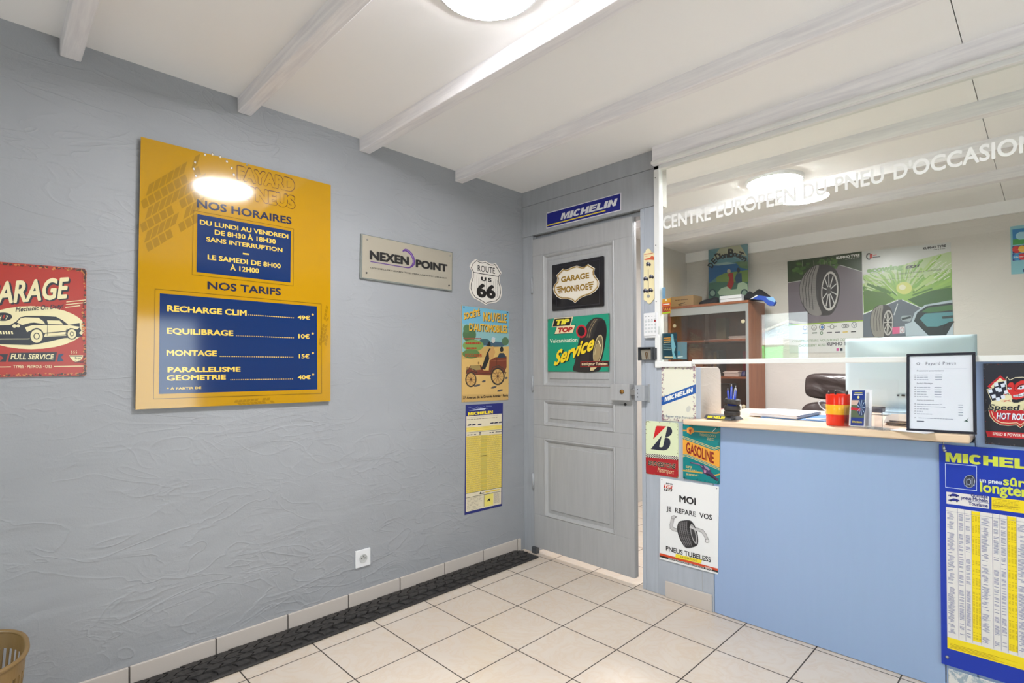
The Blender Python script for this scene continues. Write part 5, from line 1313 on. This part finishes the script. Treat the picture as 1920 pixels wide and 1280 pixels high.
in_cab('binder', .30, .40, 2.34, 2.50, .78, 1.06, mat('dark_card', rgb(44, 42, 48), .5), 'dark binder standing on the lower cabinet shelf', 'binder')
in_cab('carton', .02, .17, 2.30, 2.50, 1.118, 1.40, mat('brown_card', rgb(132, 88, 56), .6), 'brown carton inside the cabinet at left of the middle shelf', 'box')
for k in range(4): in_cab('folder_file', .19 + k * .028, .214 + k * .028, 2.36, 2.52, 1.118, 1.36 + .01 * (k % 2), mat('file_%d' % k, rgb(*((92, 84, 70), (70, 60, 64), (104, 92, 64), (60, 66, 70))[k]), .6), 'upright file among four on the middle cabinet shelf', 'file', 1, 'upright files on the middle cabinet shelf')
in_cab('folder_file', .235, .33, 2.44, 2.52, 1.452, 1.678, mat('olive_card', rgb(96, 90, 62), .6), 'olive file standing at the back of the upper cabinet shelf', 'file')
mo = thing('ornament', 'small blue and white model on the middle cabinet shelf at right', 'ornament', (.59, 2.25, 1.118))
obj('base', lathe(bmesh.new(), [(.03, 1.1185), (.03, 1.13), (.022, 1.16), (.012, 1.17)], (.575, 2.25, 0), 18), mat('blue_glaze', rgb(60, 70, 130), .3), mo, True)
obj('figure', lathe(bmesh.new(), [(.012, 1.1705), (.018, 1.19), (.02, 1.21), (.01, 1.235)], (.605, 2.27, -.05), 18), mat('grey_glaze', rgb(176, 172, 168), .4), mo, True)

# things on top of the cabinet
def q_top(px, py, y): return on_y(px, py, y)
a, b = on_y(1258, 573, 2.20), on_y(1300, 555, 2.20)
bx = thing('cardboard_box', 'brown cardboard box on top of the cabinet at left', 'box', ((a.x + b.x) / 2, 2.28, cbz))
M_crd = mat('cardboard', rgb(176, 142, 100), .7)
obj('carton', B1(a.x, b.x, 2.20, 2.38, cbz + .001, b.z + .012), M_crd, bx, bevel=.003)
s = back_sign(2.2); s.rough = .7
s.scribble(1266, 561, 1292, 565, (110, 80, 54), 1, 1.6, 1, 1, .9, 9, -.09); s.line([(1272, 571), (1284, 567)], 1.4, (60, 44, 36), 1); s.text('Abus', (1274, 570), (1285, 564), (60, 44, 36), 1, .02, .3) if False else None
s.line([(1273, 572.5), (1287, 571)], .9, (60, 44, 36), 1)
s.done('print', 'dark print', parent=bx)
in_cab('white_box', on_y(1349, 566, 2.19).x, on_y(1389.5, 560, 2.19).x, 2.19, 2.34, cbz, on_y(1370, 553, 2.19).z, M_paper, 'white flat box on top of the cabinet in front of the tin picture', 'box', 2)
M_blk = mat('black_cloth', rgb(34, 34, 40), .8); M_bcl = mat('blue_cloth', rgb(26, 70, 170), .6); M_lbl = mat('light_blue_cloth', rgb(130, 176, 220), .6)
def blob(prof_pts, y0, y1, n=10):
    """soft rounded pouch: outline in x,z, swelling between y0 and y1"""
    bm = bmesh.new(); cx = sum(p[0] for p in prof_pts) / len(prof_pts); cz_ = min(p[1] for p in prof_pts); rings = []
    for k in range(n + 1):
        f = k / n; sc = max(.02, math.sin(math.pi * (f * .94 + .03))) ** .45
        rings.append([bm.verts.new((cx + (x - cx) * sc, y0 + (y1 - y0) * f, cz_ + (z - cz_) * sc)) for x, z in prof_pts])
    for a, b in zip(rings, rings[1:]):
        for i in range(len(a)): bm.faces.new((a[i], a[(i + 1) % len(a)], b[(i + 1) % len(a)], b[i]))
    bm.faces.new(rings[0][::-1]); bm.faces.new(rings[-1]); return bm
def xz(px, py, y): q = on_y(px, py, y); return (q.x, max(cbz + .001, q.z))
P_ = [(1308, 572), (1310, 566), (1318, 562), (1330, 559), (1340, 556), (1345, 557), (1346, 570)]
tag(obj('pouch', blob([xz(x, y, 2.25) for x, y in P_], 2.22, 2.33), M_blk, None, True), 'flat black pouch on top of the cabinet left of the white box', 'pouch')
cp = thing('cap', 'black cap with a blue peak on the right end of the cabinet top', 'cap', (.62, 2.26, cbz))
P_ = [(1393, 562), (1394, 553), (1403, 545), (1410, 549), (1421, 541), (1426, 543), (1440, 553), (1444, 560), (1420, 564)]
obj('crown', blob([xz(x, y, 2.24) for x, y in P_], 2.19, 2.36), M_blk, cp, True)
def peak(pts, y0, y1, m, nm, lb):
    f = lambda u, v: Vector((u, y0, v)); g = lambda u, v: Vector((u, y1, v)); obj(nm, extrude_poly(bmesh.new(), [(on_y(x, y, y0).x, on_y(x, y, y0).z) for x, y in pts], g, f), m, cp, label=lb, bevel=.003)
peak([(1406, 560), (1420, 553), (1446, 557), (1454, 566), (1450, 573), (1441, 573), (1430, 563)], 2.155, 2.19, M_bcl, 'visor', 'blue visor')
peak([(1436, 557), (1449, 556), (1454, 563), (1453, 567), (1440, 562)], 2.150, 2.155, M_lbl, 'visor_edge', 'light blue edge')
peak([(1405, 561), (1419, 552.5), (1421, 554), (1409, 560.5)], 2.148, 2.155, M_paper, 'piping', 'white piping')
# tin picture leaning on the wall: plain stand-in picture, same lettering
lean = math.atan2(.09, .57)
s = Sign((0, 2.435, cbz + .001), (1, 0, 0), (0, math.sin(lean), math.cos(lean)), (0, -math.cos(lean), math.sin(lean))); s.rough = .35
s.crop(1230, 430, 7.53); s.top = .003
tl, tr = s.uv(740, 290), s.uv(1293, 204); br, bl = s.uv(1305, 940), s.uv(750, 980)
s.slab([(bl[0], 0), (br[0], 0), (tr[0], tr[1]), (tl[0], tl[1])], .003, (84, 128, 132), px=False)
s.poly([(741, 292), (1292, 206), (1296, 430), (742, 520)], (104, 148, 158), 1)
s.poly([(900, 266), (1190, 222), (1290, 380), (1100, 330), (850, 400), (760, 470)], (176, 176, 148), 2)
s.poly([(742, 520), (1160, 470), (1296, 470), (1298, 600), (900, 640), (748, 760)], (44, 96, 148), 3); s.poly([(760, 500), (1000, 460), (1140, 480), (880, 510)], (150, 176, 176), 3)
s.poly([(850, 680), (960, 620), (1160, 590), (1298, 570), (1302, 760), (860, 800)], (112, 138, 76), 4); s.poly([(1120, 460), (1294, 450), (1296, 560), (1190, 540)], (96, 128, 92), 4)
s.poly([(748, 760), (860, 740), (1302, 740), (1305, 940), (750, 980)], (70, 108, 92), 5)
s.poly([(870, 890), (920, 830), (1020, 800), (1060, 850), (1140, 840), (1160, 760), (1230, 740), (1290, 770), (1302, 900), (1180, 920), (900, 930)], (166, 186, 160), 6)
s.poly([(1000, 800), (1040, 690), (1010, 640), (1040, 610), (1090, 620), (1100, 760), (1060, 850)], (156, 52, 52), 7); s.ell(1030, 590, 26, 30, (170, 160, 140), 7)
s.poly([(1110, 700), (1140, 620), (1210, 620), (1215, 740), (1140, 760)], (54, 80, 104), 7); s.ell(1165, 575, 24, 36, (50, 62, 76), 7)
for x in (800, 1250): s.ell(x, 900, 52, 58, (40, 66, 72), 7); s.ell(x, 900, 36, 40, (130, 156, 140), 8)
for ch_, x, y, sz, rt in (('D', 776, 506, 84, -62), ('E', 822, 446, 80, -46), ('D', 876, 380, 96, -28), ('i', 908, 372, 84, -14), ('o', 942, 372, 84, -8), ('n', 990, 360, 84, -6), ('B', 1062, 335, 124, -2), ('o', 1118, 345, 80, 8), ('u', 1160, 356, 84, 16), ('T', 1196, 366, 100, 22), ('o', 1226, 396, 84, 34), ('n', 1262, 416, 84, 48)):
    c_, s_ = math.cos(math.radians(rt)), math.sin(math.radians(rt)); w_ = sz * (.2 if ch_ == 'i' else .62 if ch_.islower() else .72) / 2; hh = sz / 2
    pt = lambda u, v: (x + u * c_ - v * s_, y + u * s_ + v * c_)
    s.text(ch_, pt(-w_, hh), pt(w_, hh), (40, 40, 42), 9, .04, 0, pt(-w_, -hh))
s.done('tin_picture', 'blue-green tin picture with curved dark lettering standing on the cabinet', 'sign')

# ------------------------------------------------------------------ papers fixed inside the glass
def glass_sheet(name, label, pts, c, y=.036, deco=None):
    s = back_sign(y); s.rough = .3; s.slab(pts, .0012, c); s.outline
    if deco: deco(s)
    return s.done(name, label, 'leaflet')
def d_(s):
    s.poly([(1242, 569), (1257, 566.5), (1257, 572), (1242, 574)], (214, 36, 30), 1); s.poly([(1242, 575), (1257, 573), (1257, 583), (1242, 585)], (160, 34, 40), 1); s.text('PLAYTEX', (1243.5, 573), (1256, 568.2), (236, 226, 220), 2, .03) if False else s.line([(1244, 571), (1255, 569.6)], 2.2, (236, 226, 220), 2)
    s.ell(1249, 562.5, 1.8, 1.8, (236, 230, 220), 2); s.line([(1243, 587), (1256, 585.5)], 2.2, (170, 210, 60), 1)
    for k in range(4): s.line([(1244 + k * 3.6, 577), (1246 + k * 3.6, 582)], 1.4, (214, 170, 60), 2)
glass_sheet('packet', 'small red and orange packet hanging inside the left edge of the glass', [(1241.5, 561), (1257.5, 558.5), (1257.5, 587), (1241.5, 589)], (206, 140, 40), deco=d_)
def d_(s):
    s.poly([(1258, 626), (1262, 626), (1264, 640), (1267, 650), (1264, 660), (1268, 672), (1262, 672), (1259, 650)], (126, 180, 200), 1)
    for k, c in enumerate(((196, 130, 50), (196, 130, 50), (190, 170, 130))): s.line([(1245, 634 + k * 4), (1257, 633 + k * 4)], 2.2, c, 2)
    for k in range(4): s.line([(1244, 646 + k * 3), (1258, 645.5 + k * 3)], .9, (140, 170, 180), 2)
    s.poly([(1246, 668), (1262, 668), (1262, 671), (1246, 671)], (214, 196, 160), 2)
glass_sheet('leaflet', 'dark teal leaflet inside the lower left corner of the glass', [(1241.5, 625), (1269, 623), (1269, 673.5), (1241.5, 674)], (22, 62, 78), deco=d_)
glass_sheet('leaflet', 'small blue-grey leaflet right of the dark teal one behind the glass', [(1269.5, 641), (1288, 641), (1287.5, 673), (1269.5, 673)], (92, 124, 140), .042, lambda s: (s.poly([(1271, 658), (1276, 658), (1276, 665), (1271, 665)], (26, 130, 170), 1), s.line([(1271, 669), (1280, 668.5)], 1.5, (214, 222, 226), 1)))
glass_sheet('leaflet', 'narrow blue strip inside the left edge of the glass above the packet', [(1241.5, 539), (1247.5, 538), (1247.5, 559), (1241.5, 560)], (110, 150, 190), .040)

# ------------------------------------------------------------------ posters on the far office wall
LG = (206, 206, 204)
s = back_sign(FAR); s.rough = .25; s.crop(1470, 450, 6.095)
s.slab([(38, 245), (888, 128), (908, 1285), (62, 1290)], .002, (112, 104, 112))
s.poly([(38, 246), (888, 130), (890, 360), (640, 285), (500, 290), (190, 462), (44, 482)], (44, 62, 38), 1)
r = random.Random(3)
for k in range(60):
    x = 85 + r.random() * 520; y = 246 - (x - 38) * .136 + 34 + r.random() * 120
    s.ell(x, y, 18 + 18 * r.random(), 12 + 12 * r.random(), r.choice(((60, 92, 44), (38, 56, 34), (74, 106, 52), (52, 74, 40))), 2)
for x in (210, 340, 410, 460, 490, 530): s.line([(x, 235), (x + 3, 300)], 6, (120, 124, 106), 3)
s.line([(640, 285), (888, 358)], 7, (190, 190, 186), 3); s.line([(44, 486), (190, 464)], 6, (190, 190, 186), 3)
s.soft([(175, 560), (190, 470), (250, 365), (330, 300), (420, 278), (520, 288), (600, 350), (640, 470), (636, 620), (600, 760), (545, 842), (480, 862), (300, 852), (230, 770), (190, 680)], (60, 58, 60), 4)
s.soft([(180, 560), (196, 470), (255, 370), (330, 308), (400, 290), (372, 400), (365, 560), (380, 700), (430, 850), (310, 850), (240, 765), (196, 680)], (128, 124, 122), 5)
for k in range(4): s.line([(225 + k * 36, 740 + k * 18), (212 + k * 34, 560), (235 + k * 30, 420), (300 + k * 22, 312 - k * 6)], 7, (52, 50, 52), 6)
for k in range(18): s.line([(185 + abs(k - 9) * 4, 430 + k * 20), (368 + abs(k - 9) * 1.5, 420 + k * 20)], 2.5, (96, 92, 92), 6)
s.ell(524, 582, 98, 226, (186, 182, 178), 6, 3); s.ell(522, 582, 84, 200, (46, 44, 48), 7, 3)
for k in range(10):
    a = 2 * math.pi * k / 10 + .2; s.line([(515, 575), (522 + 82 * math.cos(a), 582 + 196 * math.sin(a))], 11, (190, 188, 186), 8)
s.ell(512, 575, 26, 44, (72, 70, 72), 9)
s.poly([(54, 972), (902, 918), (908, 1284), (62, 1288)], LG, 5); s.line([(54, 972), (902, 920)], 14, (140, 170, 60), 6)
s.text('KUMHO TYRE', (598, 220), (866, 154), (232, 232, 230), 4, .05)
s.scribble(700, 228, 860, 212, (190, 190, 186), 1, 6, 4, 2, .9, 4, -.14)
for x, y, rr, c in ((345, 1000, 28, (120, 118, 116)), (437, 995, 30, (40, 40, 44)), (682, 982, 19, (110, 110, 110)), (702, 981, 19, (110, 110, 110)), (722, 980, 19, (110, 110, 110)), (803, 970, 29, (120, 124, 130)), (240, 1002, 22, (70, 80, 140)), (550, 990, 22, (110, 110, 110)), (430, 1062, 14, (90, 120, 90))): s.arc(x, y, rr, rr * 1.05, 7, c, 6)
s.ell(437, 995, 17, 18, (80, 120, 180), 6); s.line([(345, 975), (345, 1000), (325, 1015)], 4, (120, 118, 116), 6); s.line([(345, 1000), (366, 1014)], 4, (120, 118, 116), 6)
s.line([(500, 988), (528, 992)], 6, (110, 110, 110), 6); s.line([(572, 992), (602, 982)], 6, (110, 110, 110), 6); s.line([(788, 955), (803, 990), (820, 952)], 5, (120, 124, 130), 6)
for x, c in ((350, (60, 80, 60)), (520, (70, 70, 80)), (612, (70, 70, 80)), (700, (200, 170, 60)), (795, (50, 50, 54)), (240, (90, 90, 90))): s.line([(x - 26, 1062 - (x - 350) * .03), (x + 26, 1059 - (x - 350) * .03)], 11, c, 6)
s.text('CONSTRUCTEURS NOUS FONT CONFIANCE', (96, 1168), (870, 1116), (108, 132, 92), 6, .01); s.text('CHOISISSENT AUSSI', (170, 1220), (476, 1184), (108, 132, 92), 6, .01); s.text('KUMHO TYRE', (490, 1208), (800, 1158), (60, 58, 70), 6, .03)
for x, c in ((614, (190, 80, 140)), (656, (40, 44, 60))): s.poly([(x - 14, 1236), (x + 14, 1235), (x + 14, 1266), (x - 14, 1267)], c, 6)
s.done('tyre_poster', 'poster of a big tyre on a forest road, left of the two behind the glass', 'poster')
s = back_sign(FAR); s.rough = .25; s.crop(1610, 440, 6.095)
s.slab([(36, 192), (1052, 84), (1084, 1152), (54, 1172)], .002, (206, 208, 206))
GR = ((128, 172, 84), (150, 190, 96), (176, 204, 128), (186, 204, 150), (140, 180, 80), (196, 212, 168))
GR2 = ((112, 150, 70), (96, 136, 62), (150, 184, 90), (82, 120, 60))
s.poly([(44, 560), (300, 420), (700, 280), (1056, 190), (1070, 800), (60, 900)], (186, 206, 156), 1)
s.poly([(50, 700), (300, 560), (500, 520), (760, 480), (1060, 380), (1070, 800), (60, 900)], (140, 178, 92), 1)
r = random.Random(6)
for k in range(130):
    a = math.radians(r.uniform(-178, 6)); d0 = r.uniform(60, 420); L = r.uniform(60, 260); w_ = r.uniform(8, 30)
    x0_, y0_ = 490 + d0 * math.cos(a) * 1.25, 735 + d0 * math.sin(a) * .95; x1_, y1_ = 490 + (d0 + L) * math.cos(a) * 1.25, 735 + (d0 + L) * math.sin(a) * .95
    cl = lambda x, y: (min(1050, max(62, x)), max(470 - .25 * (x - 36) if x < 700 else 300 - .28 * (x - 700), y))
    s.line([cl(x0_, y0_), cl(x1_, y1_)], w_, r.choice(GR if y1_ < 560 else GR2), 2)
s.ell(520, 610, 90, 70, (206, 210, 120), 4); s.ell(500, 600, 40, 30, (226, 226, 190), 5)
s.poly([(58, 640), (300, 660), (420, 740), (300, 800), (58, 890)], (86, 116, 64), 4); s.poly([(560, 740), (820, 640), (1064, 600), (1070, 760), (720, 840)], (66, 100, 60), 4)
for k in range(14): x = 820 + k * 14; y = 330 + (k * 53) % 200; s.line([(x, y), (x + 70, y - 42)], 8, (220, 226, 206), 5)
s.poly([(440, 742), (500, 742), (1080, 1010), (1084, 1150), (54, 1170), (50, 905)], (96, 104, 114), 5)
s.line([(50, 908), (450, 746)], 9, (220, 222, 222), 6); s.line([(500, 744), (760, 855)], 8, (220, 222, 222), 6); s.line([(446, 790), (405, 915)], 10, (206, 208, 210), 6)
s.soft([(130, 1000), (150, 880), (210, 815), (300, 800), (360, 830), (395, 930), (395, 1060), (360, 1150), (320, 1166), (180, 1166), (145, 1090)], (66, 64, 66), 7)
s.soft([(135, 1000), (154, 885), (212, 822), (280, 808), (262, 960), (290, 1160), (184, 1162), (150, 1090)], (136, 132, 126), 8)
for k in range(3): s.line([(178 + k * 34, 1100), (172 + k * 30, 960), (200 + k * 26, 840)], 6, (60, 58, 60), 9)
s.ell(338, 1005, 58, 146, (176, 172, 168), 8, 2); s.ell(337, 1005, 46, 126, (52, 50, 52), 9, 2)
for k in range(10):
    a = 2 * math.pi * k / 10; s.line([(333, 1000), (337 + 46 * math.cos(a), 1005 + 122 * math.sin(a))], 8, (190, 186, 180), 10)
s.poly([(530, 1020), (600, 1000), (640, 890), (760, 800), (1070, 744), (1084, 1150), (540, 1158)], (172, 186, 196), 7)
s.poly([(632, 985), (670, 890), (780, 815), (1072, 775), (1080, 1010), (1000, 1148), (800, 1152)], (40, 52, 56), 8); s.poly([(700, 960), (760, 900), (1076, 880), (1078, 990), (900, 1050), (780, 1050)], (86, 140, 148), 9)
s.poly([(720, 880), (800, 830), (1072, 800), (1072, 860), (800, 892)], (70, 110, 70), 9); s.poly([(950, 935), (1078, 920), (1078, 950), (960, 960)], (40, 56, 58), 10); s.arc(1090, 1080, 120, 84, 14, (30, 32, 34), 10, 170, 270)
s.poly([(478, 950), (500, 925), (600, 920), (606, 960), (590, 992), (500, 985)], (150, 160, 164), 9); s.poly([(490, 955), (595, 928), (600, 950), (500, 975)], (44, 54, 60), 10)
s.text('KUMHO TYRE', (735, 172), (998, 110), (54, 52, 56), 4, .04); s.scribble(850, 176, 990, 170, (110, 110, 110), 1, 6, 4, 2, .9, 4, -.12)
s.text('ecowing', (92, 436), (506, 330), (104, 156, 52), 5, .06); s.text('ES31', (535, 388), (698, 338), (48, 48, 52), 5, .06, .3)
for tx, a, b in (('/ Conduite silencieuse et confortable', (415, 460), (946, 382)), ('Technologie avancée pour une écoconduite et une', (92, 538), (746, 462)), ('sécurité renforcée', (94, 572), (312, 542))): s.text(tx, a, b, (72, 92, 56), 6, .0)
s.arc(118, 248, 26, 32, 14, (50, 48, 50), 5, 60, 300); s.poly([(128, 220), (160, 216), (156, 268), (126, 272)], (196, 60, 50), 5); s.line([(165, 235), (205, 230)], 6, (196, 60, 50), 5); s.line([(162, 258), (245, 249)], 10, (50, 48, 50), 5)
s.poly([(386, 1058), (470, 1050), (470, 1128), (386, 1136)], (206, 96, 136), 11); s.poly([(470, 1050), (528, 1046), (528, 1122), (470, 1128)], (206, 206, 210), 11); s.arc(500, 1088, 18, 24, 5, (170, 90, 110), 12)
s.done('green_road_poster', 'green and white poster of road, tyre and car, right of two behind glass', 'poster')
# payment sign at the right edge
s = back_sign(FAR); s.rough = .3; s.crop(1860, 400, 4.92)
s.slab([(168, 122), (420, 88), (424, 545), (178, 562)], .003, (128, 184, 196))
s.poly([(188, 150), (420, 118), (421, 262), (192, 292)], (30, 120, 180), 1); s.poly([(192, 240), (421, 215), (421, 262), (192, 292)], (60, 150, 70), 2); s.poly([(220, 195), (250, 172), (420, 160), (420, 228), (250, 242), (222, 226)], (160, 206, 222), 3)
s.poly([(188, 302), (421, 278), (421, 345), (190, 370)], (40, 44, 120), 1); s.ell(225, 333, 38, 32, (200, 40, 40), 2); s.ell(280, 328, 38, 32, (232, 180, 60), 2)
s.text('MasterCard', (196, 340), (330, 322), (226, 224, 226), 3, .02)
s.poly([(188, 374), (421, 350), (422, 414), (190, 438)], (34, 46, 130), 1); s.ell(228, 404, 36, 30, (40, 140, 200), 2); s.ell(282, 398, 36, 30, (210, 40, 50), 2); s.text('Maestro', (206, 410), (310, 386), (226, 224, 226), 3, .02)
s.poly([(286, 512), (420, 500), (420, 530), (286, 540)], (20, 60, 110), 1)
s.done('payment_sign', 'light blue card-payment sign on the far cream wall at the right photo edge', 'sign')

# ------------------------------------------------------------------ outside, seen mirrored in the glass
M_asph = mat('asphalt', rgb(120, 120, 120), .9)
struct(obj('ground', B1(-60, 40, -80, REAR - .16, -.3, -.12), M_asph))
sl = bpy.data.lights.new('sun', 'SUN'); sl.energy = 60.0; sl.angle = .01
so_ = bpy.data.objects.new('sun', sl); COL.objects.link(so_); so_.rotation_euler = (math.radians(-52), 0, 0)
M_bld = mat('pale_blue_sheet_metal', rgb(160, 186, 206), .6); t = NT(M_bld); cx_ = t.n('ShaderNodeSeparateXYZ'); t.l(t.co(), cx_.inputs[0]); wv = t.m('SINE', t.m('MULTIPLY', cx_.outputs[0], 14)); t.bump(wv, .5, .05)
hall = thing('warehouse', 'pale blue gabled metal hall mirrored in the glass screen', 'building', (-12.9, -52, -.12))
obj('walls', extrude_poly(bmesh.new(), [(-19.5, -.12), (-6.5, -.12), (-6.5, 2.3), (-12.9, 4.75), (-19.5, 2.3)], lambda u, v: Vector((u, -60, v)), lambda u, v: Vector((u, -45, v))), M_bld, hall)
obj('roof', extrude_poly(bmesh.new(), [(-20.0, 2.15), (-12.9, 4.78), (-6.0, 2.15), (-6.0, 2.35), (-12.9, 5.0), (-20.0, 2.35)], lambda u, v: Vector((u, -60, v)), lambda u, v: Vector((u, -44.97, v))), M_white, hall)
obj('gate', B1(-10.6, -10.2, -45.0, -44.95, -.12, 2.1), M_dgrey, hall)
sk = thing('skip_container', 'green steel skip container mirrored in the glass screen', 'container', (-10, -25, -.12))
M_gr = mat('green_paint', rgb(40, 170, 84), .5)
obj('body', B1(-13.5, -6.6, -27, -24.6, -.10, 2.2), M_gr, sk)
for k in range(9): obj('rib', B1(-13.4 + k * .84, -13.25 + k * .84, -24.6, -24.5, -.05, 2.15), M_gr, sk)
obj('top_rim', B1(-13.6, -6.5, -27.1, -24.45, 2.2, 2.5), M_white, sk)
pp = thing('utility_pole', 'grey utility pole with a crossbar mirrored in the glass screen', 'pole', (-9.9, -30, -.12))
obj('post', lathe(bmesh.new(), [(.16, -.12), (.12, 4.4)], (-9.9, -30, 0), 14), M_frame, pp, True)
obj('crossbar', B1(-11, -8.6, -30.06, -29.94, 4.2, 4.32), M_frame, pp)
